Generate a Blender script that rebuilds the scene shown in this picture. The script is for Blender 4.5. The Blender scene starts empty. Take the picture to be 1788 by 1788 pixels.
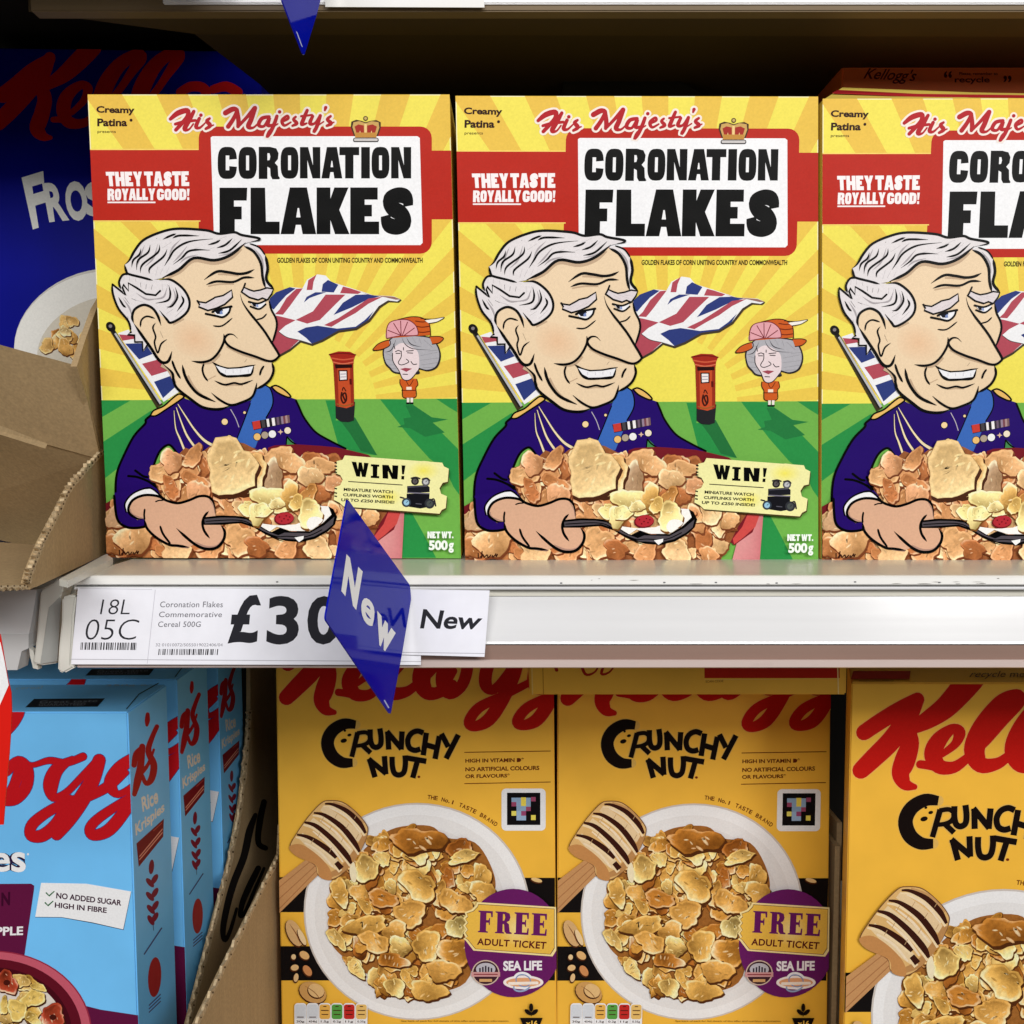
import bpy, bmesh, math, random
from mathutils import Vector
from mathutils.geometry import tessellate_polygon, delaunay_2d_cdt

# ------------------------------------------------------------ camera, world, lamps, exposure
SC = bpy.context.scene
COL = SC.collection
PITCH = math.radians(4.0)
cam_d = bpy.data.cameras.new('camera'); cam = bpy.data.objects.new('camera', cam_d); COL.objects.link(cam)
cam_d.lens = 36.0; cam_d.sensor_width = 36.0; cam_d.clip_start = 0.01; cam_d.clip_end = 60
cam.location = (0, 0, 0); cam.rotation_euler = (math.pi/2 - PITCH, 0, 0)
SC.camera = cam
W = bpy.data.worlds.new('World'); SC.world = W; W.use_nodes = True
W.node_tree.nodes['Background'].inputs[0].default_value = (1.0, 0.985, 0.965, 1)
W.node_tree.nodes['Background'].inputs[1].default_value = 0.085
def lamp(name, loc, target, sx, sy, power, col=(1, 0.985, 0.965)):
    d = bpy.data.lights.new(name, 'AREA'); d.shape = 'RECTANGLE'; d.size = sx; d.size_y = sy
    d.energy = power; d.color = col
    o = bpy.data.objects.new(name, d); COL.objects.link(o); o.location = loc
    o.rotation_euler = (Vector(target) - Vector(loc)).to_track_quat('-Z', 'Y').to_euler()
    return o
lamp('aisle_lamp', (0.10, -1.30, 0.88), (0.0, 0.55, -0.05), 2.6, 0.50, 46)
lamp('rail_highlight_lamp', (1.08, -1.35, 0.52), (0.2, 0.5, -0.08), 0.48, 0.45, 10)  # low area light added at right for the rail's highlight and the sign
SC.view_settings.view_transform = 'Standard'; SC.view_settings.look = 'None'
SC.view_settings.exposure = 0.0; SC.view_settings.gamma = 1.0
SC.view_settings.use_curve_mapping = False

# ------------------------------------------------------------ geometry helpers
SP, CP = math.sin(PITCH), math.cos(PITCH)
def ray(px, py):
    dx = (px - 894.0)/1788.0; dy = (894.0 - py)/1788.0
    return Vector((dx, CP + dy*SP, -SP + dy*CP))
def onY(px, py, Y):
    r = ray(px, py); return r*(Y/r.y)
def onX(px, py, X):
    r = ray(px, py); return r*(X/r.x)
def onZ(px, py, Z):
    r = ray(px, py); return r*(Z/r.z)
def onplane(px, py, P, N):
    r = ray(px, py); return r*(P.dot(N)/r.dot(N))
def zoomer(x0, y0, s):
    def f(*pts):
        out = []
        for p in pts:
            q = (x0 + p[0]*s, y0 + p[1]*s)
            if len(p) > 2: q = q + (p[2]*s,)
            out.append(q)
        return out
    return f
S34 = 340/1788.0
zA = zoomer(140, 150, S34); zB = zoomer(470, 150, S34); zC = zoomer(170, 390, S34)
zD = zoomer(450, 440, 360/1788.0); zE = zoomer(180, 660, S34); zF = zoomer(480, 700, S34)
zG = zoomer(340, 400, 160/1788.0)
zK1 = zoomer(460, 1340, 520/1788.0); zK2 = zoomer(470, 1160, 520/1788.0)
zR5 = zoomer(0, 1340, 450/1788.0); zR4 = zoomer(0, 960, 480/1788.0)
z1 = zoomer(0, 0, 450/1788.0); z3 = zoomer(0, 680, 450/1788.0); z6 = zoomer(440, 950, 460/1788.0)
z2 = zoomer(0, 400, 300/1788.0)
def z8to1(*pts):      # logo seen on the right-hand box, brought onto the first box of that kind
    out = []
    for p in zoomer(1320, 930, 468/1780.0)(*pts):
        q = (565 + (p[0]-1575)/1.14, 1258 + (p[1]-1390)/1.14)
        if len(p) > 2: q = q + (p[2]/1.14,)
        out.append(q)
    return out

def lin(c):
    out = []
    for v in c[:3]:
        v /= 255.0
        out.append(v/12.92 if v <= 0.04045 else ((v + 0.055)/1.055)**2.4)
    return tuple(out)
def ink(c): return tuple(min(0.86, v*0.92) for v in lin(c))

def smooth(pts, closed=False, n=5):
    if len(pts) < 3: return list(pts)
    out = []; m = len(pts); k = len(pts[0])
    rng = range(m) if closed else range(m-1)
    for i in rng:
        if closed: p0, p1, p2, p3 = pts[i-1], pts[i], pts[(i+1) % m], pts[(i+2) % m]
        else: p0, p1, p2, p3 = pts[max(i-1, 0)], pts[i], pts[i+1], pts[min(i+2, m-1)]
        for j in range(n):
            t = j/n
            out.append(tuple(0.5*((2*p1[a]) + (-p0[a]+p2[a])*t + (2*p0[a]-5*p1[a]+4*p2[a]-p3[a])*t*t + (-p0[a]+3*p1[a]-3*p2[a]+p3[a])*t**3) for a in range(k)))
    if not closed: out.append(tuple(pts[-1]))
    return out

_tc = {}
def text_mesh(s, fat, shear, spc):
    key = (s, fat, shear, spc)
    if key in _tc: return _tc[key]
    cu = bpy.data.curves.new('t', 'FONT'); cu.body = s; cu.size = 1; cu.offset = fat; cu.shear = shear
    cu.space_character = spc; cu.resolution_u = 4; cu.fill_mode = 'FRONT'
    ob = bpy.data.objects.new('t', cu)
    me = bpy.data.meshes.new_from_object(ob)
    v = [(p.co.x, p.co.y) for p in me.vertices]; f = [tuple(p.vertices) for p in me.polygons]
    bpy.data.objects.remove(ob); bpy.data.curves.remove(cu); bpy.data.meshes.remove(me)
    x0 = min(p[0] for p in v); x1 = max(p[0] for p in v); y0 = min(p[1] for p in v); y1 = max(p[1] for p in v)
    v = [((p[0]-x0)/(x1-x0), (p[1]-y0)/(y1-y0)) for p in v]
    _tc[key] = (v, f); return v, f
def quadmap(q, u, v):    # q = TL, TR, BR, BL ; v up
    a = [q[3][i]*(1-u) + q[2][i]*u for i in (0, 1)]; b = [q[0][i]*(1-u) + q[1][i]*u for i in (0, 1)]
    return (a[0]*(1-v) + b[0]*v, a[1]*(1-v) + b[1]*v)
def rect(x0, y0, x1, y1): return [(x0, y0), (x1, y0), (x1, y1), (x0, y1)]
def rrect(x0, y0, x1, y1, r, n=5):
    out = []
    for cx, cy, a0 in ((x1-r, y0+r, -90), (x1-r, y1-r, 0), (x0+r, y1-r, 90), (x0+r, y0+r, 180)):
        for i in range(n+1):
            a = math.radians(a0 + 90*i/n); out.append((cx + r*math.cos(a), cy + r*math.sin(a)))
    return out
def ell(cx, cy, rx, ry, n=28, a0=0, a1=360, rot=0):
    out = []; cr, sr = math.cos(math.radians(rot)), math.sin(math.radians(rot))
    full = abs(a1-a0) >= 360
    for i in range(n if full else n+1):
        a = math.radians(a0 + (a1-a0)*i/n); x, y = rx*math.cos(a), ry*math.sin(a)
        out.append((cx + x*cr - y*sr, cy + x*sr + y*cr))
    return out

def _sup(n=24, e=3.0, a0=0, a1=360):
    out = []
    for i in range(n+1 if abs(a1-a0) < 360 else n):
        a = math.radians(a0 + (a1-a0)*i/n); c, s = math.cos(a), math.sin(a)
        out.append((0.5 + 0.5*math.copysign(abs(c)**(2/e), c), 0.5 + 0.5*math.copysign(abs(s)**(2/e), s)))
    return out
_slot = [(.42, .27), (.42, .73), (.58, .73), (.58, .27)]
_cc = [(1, .62)] + [p for p in _sup(30, 3.0, 20, 340)] + [(1, .38), (.6, .40), (.6, .27), (.42, .27), (.42, .73), (.6, .73), (.6, .60)]
HV = {
 'O': (.92, [_sup(), _slot]), 'C': (.95, [_cc]),
 'G': (.95, [[(1, .64)] + _sup(26, 3.0, 20, 320) + [(1, .12), (1, .52), (.56, .52), (.56, .36), (.62, .36), (.62, .27), (.42, .27), (.42, .73), (.62, .73), (.62, .64)]]),
 'D': (.95, [[(0, 0), (0, 1), (.55, 1), (.88, .92), (1, .7), (1, .3), (.88, .08), (.55, 0)], _slot]),
 'R': (1.0, [[(0, 0), (0, 1), (.55, 1), (.85, .95), (.96, .8), (.93, .62), (.78, .5), (.92, .4), (.95, .1), (1.03, .02), (.98, -.01), (.66, -.01), (.57, .1), (.55, .33), (.42, .38), (.42, 0)], [(.42, .58), (.42, .8), (.52, .8), (.56, .7), (.52, .59)]]),
 'N': (1.02, [[(0, 0), (0, 1), (.4, 1), (.64, .42), (.62, 1), (1, 1), (1, 0), (.62, 0), (.36, .58), (.38, 0)]]),
 'A': (1.05, [[(0, 0), (.26, 1), (.74, 1), (1, 0), (.62, 0), (.57, .2), (.43, .2), (.38, 0)], [(.44, .36), (.48, .56), (.52, .56), (.56, .36)]]),
 'T': (.95, [[(0, 1), (1, 1), (1, .74), (.71, .74), (.71, 0), (.29, 0), (.29, .74), (0, .74)]]),
 'I': (.46, [[(0, 0), (0, 1), (1, 1), (1, 0)]]),
 'F': (.85, [[(0, 0), (0, 1), (1, 1), (.98, .74), (.52, .74), (.52, .62), (.8, .62), (.8, .36), (.55, .36), (.55, 0)]]),
 'L': (.8, [[(0, 0), (0, 1), (.5, 1), (.53, .27), (1, .27), (1, 0)]]),
 'K': (1.02, [[(0, 0), (0, 1), (.42, 1), (.42, .76), (.54, 1), (.97, 1), (.69, .52), (1, 0), (.56, 0), (.42, .3), (.42, 0)]]),
 'E': (.85, [[(0, 0), (0, 1), (.95, 1), (.95, .74), (.5, .74), (.5, .63), (.75, .63), (.75, .38), (.5, .38), (.5, .27), (1, .27), (1, 0)]]),
 'H': (1.0, [[(0, 0), (0, 1), (.4, 1), (.4, .62), (.6, .62), (.6, 1), (1, 1), (1, 0), (.6, 0), (.6, .36), (.4, .36), (.4, 0)]]),
 'Y': (1.0, [[(0, 1), (.42, 1), (.52, .72), (.62, 1), (1, 1), (.7, .42), (.7, 0), (.32, 0), (.32, .42)]]),
 'W': (1.35, [[(0, 1), (.28, 1), (.33, .5), (.42, 1), (.6, 1), (.68, .5), (.73, 1), (1, 1), (.83, 0), (.57, 0), (.5, .4), (.43, 0), (.16, 0)]]),
 '!': (.36, [[(0, 1), (1, 1), (.75, .36), (.25, .36)], [(.12, .25), (.88, .25), (.88, 0), (.12, 0)]]),
 '.': (.3, [[(0, .25), (1, .25), (1, 0), (0, 0)]]),
}
def _s_glyph():
    path = smooth([(.85, .60, .30), (.80, .78, .34), (.52, .83, .33), (.24, .72, .36), (.34, .56, .36), (.66, .43, .36), (.76, .26, .36), (.5, .16, .33), (.2, .22, .34), (.14, .40, .30)], n=6)
    L, R = [], []
    for i, p in enumerate(path):
        a = path[max(i-1, 0)]; b = path[min(i+1, len(path)-1)]
        tx, ty = b[0]-a[0], b[1]-a[1]; l = math.hypot(tx, ty) or 1
        nx, ny = -ty/l*p[2]/2, tx/l*p[2]/2
        L.append((p[0]+nx, p[1]+ny)); R.append((p[0]-nx, p[1]-ny))
    return L, R
_sL, _sR = _s_glyph()
HV['S'] = (.92, 'S')

def union(v, f):
    """one flat, non-overlapping triangulation of faces that may cross one another"""
    ff = []
    for t in f:
        for k in range(1, len(t)-1):
            q = (t[0], t[k], t[k+1])
            ar = (v[q[1]][0]-v[q[0]][0])*(v[q[2]][1]-v[q[0]][1]) - (v[q[2]][0]-v[q[0]][0])*(v[q[1]][1]-v[q[0]][1])
            if abs(ar) > 1e-9: ff.append(q if ar > 0 else (q[0], q[2], q[1]))
    r = delaunay_2d_cdt([Vector((p[0], p[1])) for p in v], [], ff, 1, 1e-5)
    return [(p.x, p.y) for p in r[0]], [tuple(t) for t, src in zip(r[2], r[5]) if src]

class Print:
    """flat printing on a carton: layers of ink given in photograph pixels and projected onto the panel's own plane"""
    def __init__(self, proj, normal, origin, clip=None, dz=2.6e-6, z0=4e-5):
        self.proj, self.n, self.o, self.clip = proj, normal, origin, clip
        self.z, self.dz = z0, dz
        self.parts = {}; self.cur = None
    def part(self, name):
        self.cur = self.parts.setdefault(name, ([], [], []))
    def _emit(self, pts, faces, cols, step=True):
        V, F, Cc = self.cur
        cols = [c if len(c) == 3 else c[:3] for c in cols]
        for f in faces:
            poly = [(pts[i][0], pts[i][1]) + tuple(cols[i]) for i in f]
            if self.clip:
                cl = self.clip
                for i in range(len(cl)):
                    if not poly: break
                    a, b = cl[i], cl[(i+1) % len(cl)]
                    def side(p): return (b[0]-a[0])*(p[1]-a[1]) - (b[1]-a[1])*(p[0]-a[0])
                    out = []
                    for j in range(len(poly)):
                        p, q = poly[j-1], poly[j]; sp, sq = side(p), side(q)
                        if (sp >= 0) != (sq >= 0):
                            t = sp/(sp-sq); out.append(tuple(p[k] + (q[k]-p[k])*t for k in range(5)))
                        if sq >= 0: out.append(q)
                    poly = out
                if len(poly) < 3: continue
            ar = sum(poly[i-1][0]*poly[i][1] - poly[i][0]*poly[i-1][1] for i in range(len(poly)))
            if abs(ar) < 1e-7: continue
            if ar > 0: poly = poly[::-1]
            i0 = len(V)
            for p in poly:
                V.append(self.proj(p[0], p[1]) + self.n*self.z - self.o); Cc.append(p[2:5])
            F.append(tuple(range(i0, len(V))))
        if step: self.z += self.dz
    def poly(self, pts, col, holes=(), sm=False, n=5):
        if sm: pts = smooth([p[:2] for p in pts], True, n)
        loops = [[Vector((p[0], p[1], 0)) for p in pts]] + [[Vector((p[0], p[1], 0)) for p in h] for h in holes]
        flat = [(v.x, v.y) for l in loops for v in l]
        tris = tessellate_polygon(loops)
        self._emit(flat, [tuple(t) for t in tris], [ink(col)]*len(flat))
    def grad(self, pts, fn, sm=False):
        """polygon whose ink runs between vertex colours, fanned from its middle"""
        if sm: pts = smooth([p[:2] for p in pts], True)
        cx = sum(p[0] for p in pts)/len(pts); cy = sum(p[1] for p in pts)/len(pts)
        v = [(cx, cy)] + [p[:2] for p in pts]
        n = len(pts)
        self._emit(v, [(0, i+1, (i+1) % n + 1) for i in range(n)], [ink(fn(*p)) for p in v])
    def stroke(self, pts, col, w=4.0, taper=0.0, sm=True, closed=False, cap=True, grow=0.0):
        P = [(p[0], p[1], (p[2] if len(p) > 2 else w) + grow) for p in pts]
        if sm: P = smooth(P, closed, 5)
        m = len(P); L, R = [], []
        for i, p in enumerate(P):
            a = P[i-1] if (closed or i > 0) else p; b = P[(i+1) % m] if (closed or i < m-1) else p
            tx, ty = b[0]-a[0], b[1]-a[1]; l = math.hypot(tx, ty) or 1
            ww = p[2]
            if taper and not closed:
                t = i/(m-1); ww *= max(0.12, min(1.0, (min(t, 1-t)/taper)))
            nx, ny = -ty/l*ww/2, tx/l*ww/2
            L.append((p[0]+nx, p[1]+ny)); R.append((p[0]-nx, p[1]-ny))
        v = L + R; f = []
        rng = range(m) if closed else range(m-1)
        for i in rng:
            j = (i+1) % m; f.append((i, j, m+j)); f.append((i, m+j, m+i))
        if cap and not closed and not taper:
            for q in (P[0], P[-1]):
                k = len(v); e = ell(q[0], q[1], q[2]/2, q[2]/2, 14); v += e
                f += [(k, k+i, k+i+1) for i in range(1, 13)]
        c = ink(col)
        v, f = union(v, f)
        self._emit(v, f, [c]*len(v))
    def strokes(self, S, col, grow=0.0):
        for s in S: self.stroke(s, col, grow=grow)
    def text(self, s, q, col, fat=0.0, shear=0.0, spc=1.0):
        if len(q) == 4 and not hasattr(q[0], '__len__'): q = rect(*q)
        v, f = text_mesh(s, fat, shear, spc)
        v, f = union([quadmap(q, *p) for p in v], f)
        self._emit(v, f, [ink(col)]*len(v))
    def heavy(self, s, q, col, gap=0.07, spc=0.28):
        if len(q) == 4 and not hasattr(q[0], '__len__'): q = rect(*q)
        tot = sum((HV[c][0] if c != ' ' else spc) for c in s) + gap*(len(s)-1)
        x = 0; v, f = [], []
        for c in s:
            if c == ' ': x += spc + gap; continue
            w, g = HV[c]
            if g == 'S':
                k = len(v); m = len(_sL)
                v += [quadmap(q, (x + w*p[0])/tot, p[1]) for p in _sL + _sR]
                for i in range(m-1): f += [(k+i, k+i+1, k+m+i+1), (k+i, k+m+i+1, k+m+i)]
            else:
                sets = [[l] for l in g] if c == '!' else [g]
                for st in sets:
                    k = len(v); flat = [p for l in st for p in l]
                    tr = tessellate_polygon([[Vector((p[0], p[1], 0)) for p in l] for l in st])
                    v += [quadmap(q, (x + w*p[0])/tot, p[1]) for p in flat]
                    f += [tuple(k+i for i in t) for t in tr]
            x += w + gap
        v, f = union(v, f)
        self._emit(v, f, [ink(col)]*len(v))
    def flake(self, cx, cy, r, col, rnd, asp=None, ang=None, shadow=(70, 34, 14), blis=4, edge=0.62, hi=(255, 240, 200), gloss=1.0):
        """one toasted flake of a printed food photograph"""
        asp = asp or rnd.uniform(0.5, 0.95); ang = rnd.uniform(0, math.pi) if ang is None else ang
        n = 30; ca, sa = math.cos(ang), math.sin(ang)
        ph = [rnd.uniform(0, 6.28) for _ in range(6)]
        rad = []
        for i in range(n):
            t = 2*math.pi*i/n
            rad.append(1 + 0.15*math.sin(2*t+ph[0]) + 0.10*math.sin(3*t+ph[1]) + 0.07*math.sin(5*t+ph[2]) + 0.045*math.sin(9*t+ph[4]) + rnd.uniform(-.04, .04))
        def pt(i, k, ox=0, oy=0):
            t = 2*math.pi*i/n; x = r*rad[i]*k*math.cos(t); y = r*asp*rad[i]*k*math.sin(t)
            return (cx + x*ca - y*sa + ox, cy + x*sa + y*ca + oy)
        if shadow:
            v = [(cx+.05*r, cy+.10*r)] + [pt(i, 1.03, .06*r, .11*r) for i in range(n)]
            self._emit(v, [(0, i+1, (i+1) % n+1) for i in range(n)], [ink(shadow)]*(n+1))
        ks = (0.2, 0.42, 0.62, 0.78, 0.89, 0.96, 1.0); la = rnd.uniform(-2.4, -0.8); fold = rnd.uniform(0, 6.28); f2 = fold + rnd.uniform(.8, 2.2)
        fk = rnd.uniform(1.6, 3.2); cup = rnd.choice((-1, -1, 1)); bump = rnd.uniform(.15, .38)*gloss
        base = lin(col); hl = ink(hi)
        def shade(x, y, k):
            u, w = (x-cx)/r, (y-cy)/r
            d = u*math.cos(la) + w*math.sin(la)
            a1 = u*math.cos(fold) + w*math.sin(fold); a2 = u*math.cos(f2) + w*math.sin(f2)
            fo = math.sin(fk*a1 + ph[3] + .9*math.sin(2.5*a2 + ph[5]))
            s = 1 + cup*0.42*d*gloss + bump*fo + rnd.uniform(-.08, .08)*gloss
            if k > .85:
                rim = .34*gloss if k < .99 else -.10
                s += rim*(1 if cup < 0 else .5 + .5*d) + .15*max(0, d)
                if k > .99 and d < -.15: s -= .30*gloss
            s = max(.26, s)
            c = [min(.86, .90*b*(s if j == 0 else s**1.15 if j == 1 else s**1.45)) for j, b in enumerate(base)]
            g = min(.8, max(0, s - 1.30)*1.5)
            return tuple(q*(1-g) + h*g for q, h in zip(c, hl))
        v = [(cx, cy)]; c = [shade(cx, cy, 0)]
        for a, k in enumerate(ks):
            for i in range(n):
                p = pt(i, k, *((rnd.uniform(-.03, .03)*r, rnd.uniform(-.03, .03)*r) if a < 4 else (0, 0)))
                v.append(p); c.append(shade(p[0], p[1], k))
        f = [(0, i+1, (i+1) % n+1) for i in range(n)]
        for a in range(len(ks)-1):
            o0, o1 = 1+a*n, 1+(a+1)*n
            for i in range(n):
                j = (i+1) % n; f += [(o0+i, o1+i, o1+j), (o0+i, o1+j, o0+j)]
        self._emit(v, f, c)
        for b in range(blis):
            t = rnd.uniform(0, 6.28); k = rnd.uniform(.1, .75)
            x = cx + r*k*math.cos(t)*ca - r*asp*k*math.sin(t)*sa; y = cy + r*k*math.cos(t)*sa + r*asp*k*math.sin(t)*ca
            rr = r*rnd.uniform(.05, .12); up = rnd.random() < .62
            cc = tuple(min(.86, .92*q*(1.3 if up else .62)) for q in base)
            if up: m = rnd.uniform(.2, .9)*gloss; m = min(.9, m); cc = tuple((1-m)*q + m*h for q, h in zip(cc, hl))
            mid = tuple(.35*cc[j] + .65*min(.86, base[j]*.92) for j in range(3))
            e = ell(x, y, rr*1.8, rr*.55, 8, rot=math.degrees(fold) + 90 + rnd.uniform(-35, 35))
            self._emit([(x, y)] + e, [(0, i+1, (i+1) % 8+1) for i in range(8)], [cc] + [mid]*8, step=(b == blis-1))

# ------------------------------------------------------------ materials
def mat(name, col=None, rough=0.5, spec=0.4, attr=False, noise=None, bump=None, coat=0.0, ior=None, metal=0.0, wave=None):
    m = bpy.data.materials.new(name); m.use_nodes = True; nt = m.node_tree; N = nt.nodes; Lk = nt.links
    b = N['Principled BSDF']; b.inputs['Roughness'].default_value = rough
    b.inputs['Specular IOR Level'].default_value = spec; b.inputs['Metallic'].default_value = metal
    if coat: b.inputs['Coat Weight'].default_value = coat; b.inputs['Coat Roughness'].default_value = 0.06
    if ior: b.inputs['IOR'].default_value = ior
    tc = N.new('ShaderNodeTexCoord')
    src = None
    if attr:
        a = N.new('ShaderNodeVertexColor'); a.layer_name = 'ink'; src = a.outputs['Color']
    else:
        rgb = N.new('ShaderNodeRGB'); rgb.outputs[0].default_value = (*col, 1); src = rgb.outputs[0]
    if noise:
        for sc, lo, hi, stretch in noise:
            mp = N.new('ShaderNodeMapping'); mp.inputs['Scale'].default_value = stretch; Lk.new(tc.outputs['Object'], mp.inputs[0])
            nz = N.new('ShaderNodeTexNoise'); nz.inputs['Scale'].default_value = sc; nz.inputs['Detail'].default_value = 4
            Lk.new(mp.outputs[0], nz.inputs['Vector'])
            mr = N.new('ShaderNodeMapRange'); mr.inputs[1].default_value = .3; mr.inputs[2].default_value = .7
            mr.inputs[3].default_value = lo; mr.inputs[4].default_value = hi; Lk.new(nz.outputs[0], mr.inputs[0])
            mx = N.new('ShaderNodeVectorMath'); mx.operation = 'SCALE'
            Lk.new(src, mx.inputs[0]); Lk.new(mr.outputs[0], mx.inputs['Scale']); src = mx.outputs[0]
    Lk.new(src, b.inputs['Base Color'])
    if bump:
        sc, st, dist, stretch = bump
        mp = N.new('ShaderNodeMapping'); mp.inputs['Scale'].default_value = stretch; Lk.new(tc.outputs['Object'], mp.inputs[0])
        nz = N.new('ShaderNodeTexNoise'); nz.inputs['Scale'].default_value = sc; nz.inputs['Detail'].default_value = 3
        Lk.new(mp.outputs[0], nz.inputs['Vector'])
        bp = N.new('ShaderNodeBump'); bp.inputs['Strength'].default_value = st; bp.inputs['Distance'].default_value = dist
        Lk.new(nz.outputs[0], bp.inputs['Height']); Lk.new(bp.outputs[0], b.inputs['Normal'])
    return m
ONE = (1, 1, 1)
M_PRINT = mat('printed_card', attr=True, rough=.34, spec=.05, noise=[(900, .955, 1.045, ONE), (14, .97, 1.03, ONE)], bump=(16, .25, .004, ONE))
M_FOOD = mat('printed_food_photo', attr=True, rough=.38, spec=.09, noise=[(420, .86, 1.14, ONE), (1100, .93, 1.07, ONE)])
M_KRAFT = mat('brown_corrugated_card', lin((176, 150, 112)), rough=.85, spec=.15, noise=[(600, .88, 1.10, ONE), (9, .86, 1.08, ONE), (240, .96, 1.04, (1, 1, .03))], bump=(260, .25, .0006, (1, 1, .05)))
M_KRAFTE = mat('torn_card_edge', lin((205, 182, 146)), rough=.9, spec=.1, noise=[(500, .6, 1.15, ONE)])
M_FLUTESHADE = mat('card_flute_shade', lin((86, 66, 44)), rough=.9, spec=.1)
M_WHITE = mat('white_painted_steel', (.84, .83, .80), rough=.35, spec=.5, noise=[(30, .96, 1.03, ONE), (200, .97, 1.02, (.03, 1, 1))])
M_SHELFTOP = mat('grey_shelf_top', lin((205, 202, 190)), rough=.28, spec=.5, noise=[(7, .90, 1.06, (1, 2, 1)), (60, .95, 1.03, (.2, 1, 1))])
M_RAIL = mat('pale_rail_plastic', (.70, .70, .71), rough=.17, spec=.5, noise=[(120, .94, 1.03, (.02, 1, 1)), (25, .97, 1.03, (.3, 1, 1))], bump=(60, .08, .001, (.02, 1, 1)))
M_RAILLOW = mat('rail_flap_with_box_reflection', lin((150, 122, 110)), rough=.18, spec=.6, noise=[(40, .88, 1.08, (.1, 1, 1))])  # clear flap; the brown reflection of the boxes is put into its colour
M_LINE = mat('grey_rail_groove', (.16, .16, .16), rough=.5)
M_PLAST = mat('ivory_plastic', (.66, .65, .59), rough=.35, spec=.5, noise=[(40, .93, 1.04, ONE)])
M_GREYP = mat('grey_plastic', (.38, .39, .37), rough=.4, spec=.4, noise=[(30, .9, 1.06, ONE)])
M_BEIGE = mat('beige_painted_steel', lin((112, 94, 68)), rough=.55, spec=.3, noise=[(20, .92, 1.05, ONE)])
M_DARK = mat('dark_brown_steel', lin((22, 18, 14)), rough=.7, spec=.2, noise=[(15, .85, 1.1, ONE)])
M_BLUE = mat('glossy_blue_plastic', (.0008, .006, .36), rough=.07, spec=.2, ior=1.38, noise=[(20, .95, 1.05, ONE)])
M_BLACKPL = mat('black_plastic_wrap', (.012, .011, .011), rough=.35, spec=.4)
M_PAPER = mat('label_paper', attr=True, rough=.5, spec=.25, noise=[(150, .975, 1.02, ONE)])

# ------------------------------------------------------------ object helpers
def link(o, parent=None):
    COL.objects.link(o)
    if parent: o.parent = parent
    return o
def empty(name, loc, label, cat, group=None):
    o = bpy.data.objects.new(name, None); o.location = loc; o.empty_display_size = .02
    o['label'] = label; o['category'] = cat
    if group: o['group'] = group
    return link(o)
def mesh(name, verts, faces, m, parent=None, cols=None, bevel=0, mats=None, fm=None, smoothsh=False):
    me = bpy.data.meshes.new(name); me.from_pydata([tuple(v) for v in verts], [], faces); me.validate(clean_customdata=False)
    if bevel:
        bm = bmesh.new(); bm.from_mesh(me); bmesh.ops.recalc_face_normals(bm, faces=bm.faces)
        bmesh.ops.bevel(bm, geom=[e for e in bm.edges if e.calc_face_angle(0) > .5], offset=bevel, segments=2, affect='EDGES', clamp_overlap=True)
        bm.to_mesh(me); bm.free()
    if cols is not None:
        at = me.color_attributes.new('ink', 'FLOAT_COLOR', 'POINT')
        for i, c in enumerate(cols): at.data[i].color = (*c, 1)
    for x in (mats or [m]): me.materials.append(x)
    if fm:
        for p, k in zip(me.polygons, fm): p.material_index = k
    if smoothsh:
        for p in me.polygons: p.use_smooth = True
    return link(bpy.data.objects.new(name, me), parent)
def tag(o, label, cat, group=None):
    o['label'] = label; o['category'] = cat
    if group: o['group'] = group
    return o
BOXF = [(0, 1, 2, 3), (4, 7, 6, 5), (0, 4, 5, 1), (1, 5, 6, 2), (2, 6, 7, 3), (3, 7, 4, 0)]
def hexa(name, front, back, m, parent=None, bevel=0):
    """front / back : four corners TL TR BR BL"""
    return mesh(name, list(front) + list(back), BOXF, m, parent, bevel=bevel)
def block(name, x0, x1, y0, y1, z0, z1, m, parent=None, bevel=0):
    f = [Vector(p) for p in ((x0, y0, z1), (x1, y0, z1), (x1, y0, z0), (x0, y0, z0))]
    return hexa(name, f, [p + Vector((0, y1-y0, 0)) for p in f], m, parent, bevel)
def prism(name, prof, x0, x1, m, parent=None, mats=None, pm=None, smoothsh=False):
    """profile in (y, z) swept along x"""
    n = len(prof); v = [(x0, *p) for p in prof] + [(x1, *p) for p in prof]
    f = [(i, (i+1) % n, n+(i+1) % n, n+i) for i in range(n)] + [tuple(range(n))[::-1], tuple(range(n, 2*n))]
    o = mesh(name, v, f, m, parent, mats=mats, fm=(pm + [0, 0]) if pm else None)
    bm = bmesh.new(); bm.from_mesh(o.data); bmesh.ops.recalc_face_normals(bm, faces=bm.faces); bm.to_mesh(o.data); bm.free()
    return o
def slab(name, pts, thick, m, parent=None, origin=Vector((0, 0, 0)), bevel=0):
    """flat polygon (3-D points) given a thickness vector"""
    n = len(pts); v = [p - origin for p in pts] + [p + thick - origin for p in pts]
    tr = [tuple(t) for t in tessellate_polygon([pts])]
    f = tr + [tuple(i+n for i in t[::-1]) for t in tr] + [(i, (i+1) % n, n+(i+1) % n, n+i) for i in range(n)]
    o = mesh(name, v, f, m, parent)
    bm = bmesh.new(); bm.from_mesh(o.data); bmesh.ops.recalc_face_normals(bm, faces=bm.faces); bm.to_mesh(o.data); bm.free()
    return o
def put_print(pr, parent, food=(), m=None):
    for name, (V, F, Cc) in pr.parts.items():
        if F: mesh(name, V, F, M_FOOD if name in food else (m or M_PRINT), parent, cols=Cc)
def copy_thing(t, loc, label, group=None):
    r = t.copy(); COL.objects.link(r); r.location = loc; r['label'] = label
    if group: r['group'] = group
    for ch in t.children:
        c = ch.copy(); COL.objects.link(c); c.parent = r
        for g in ch.children:
            d = g.copy(); COL.objects.link(d); d.parent = c
    return r
NF = Vector((0, -1, 0))
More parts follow.
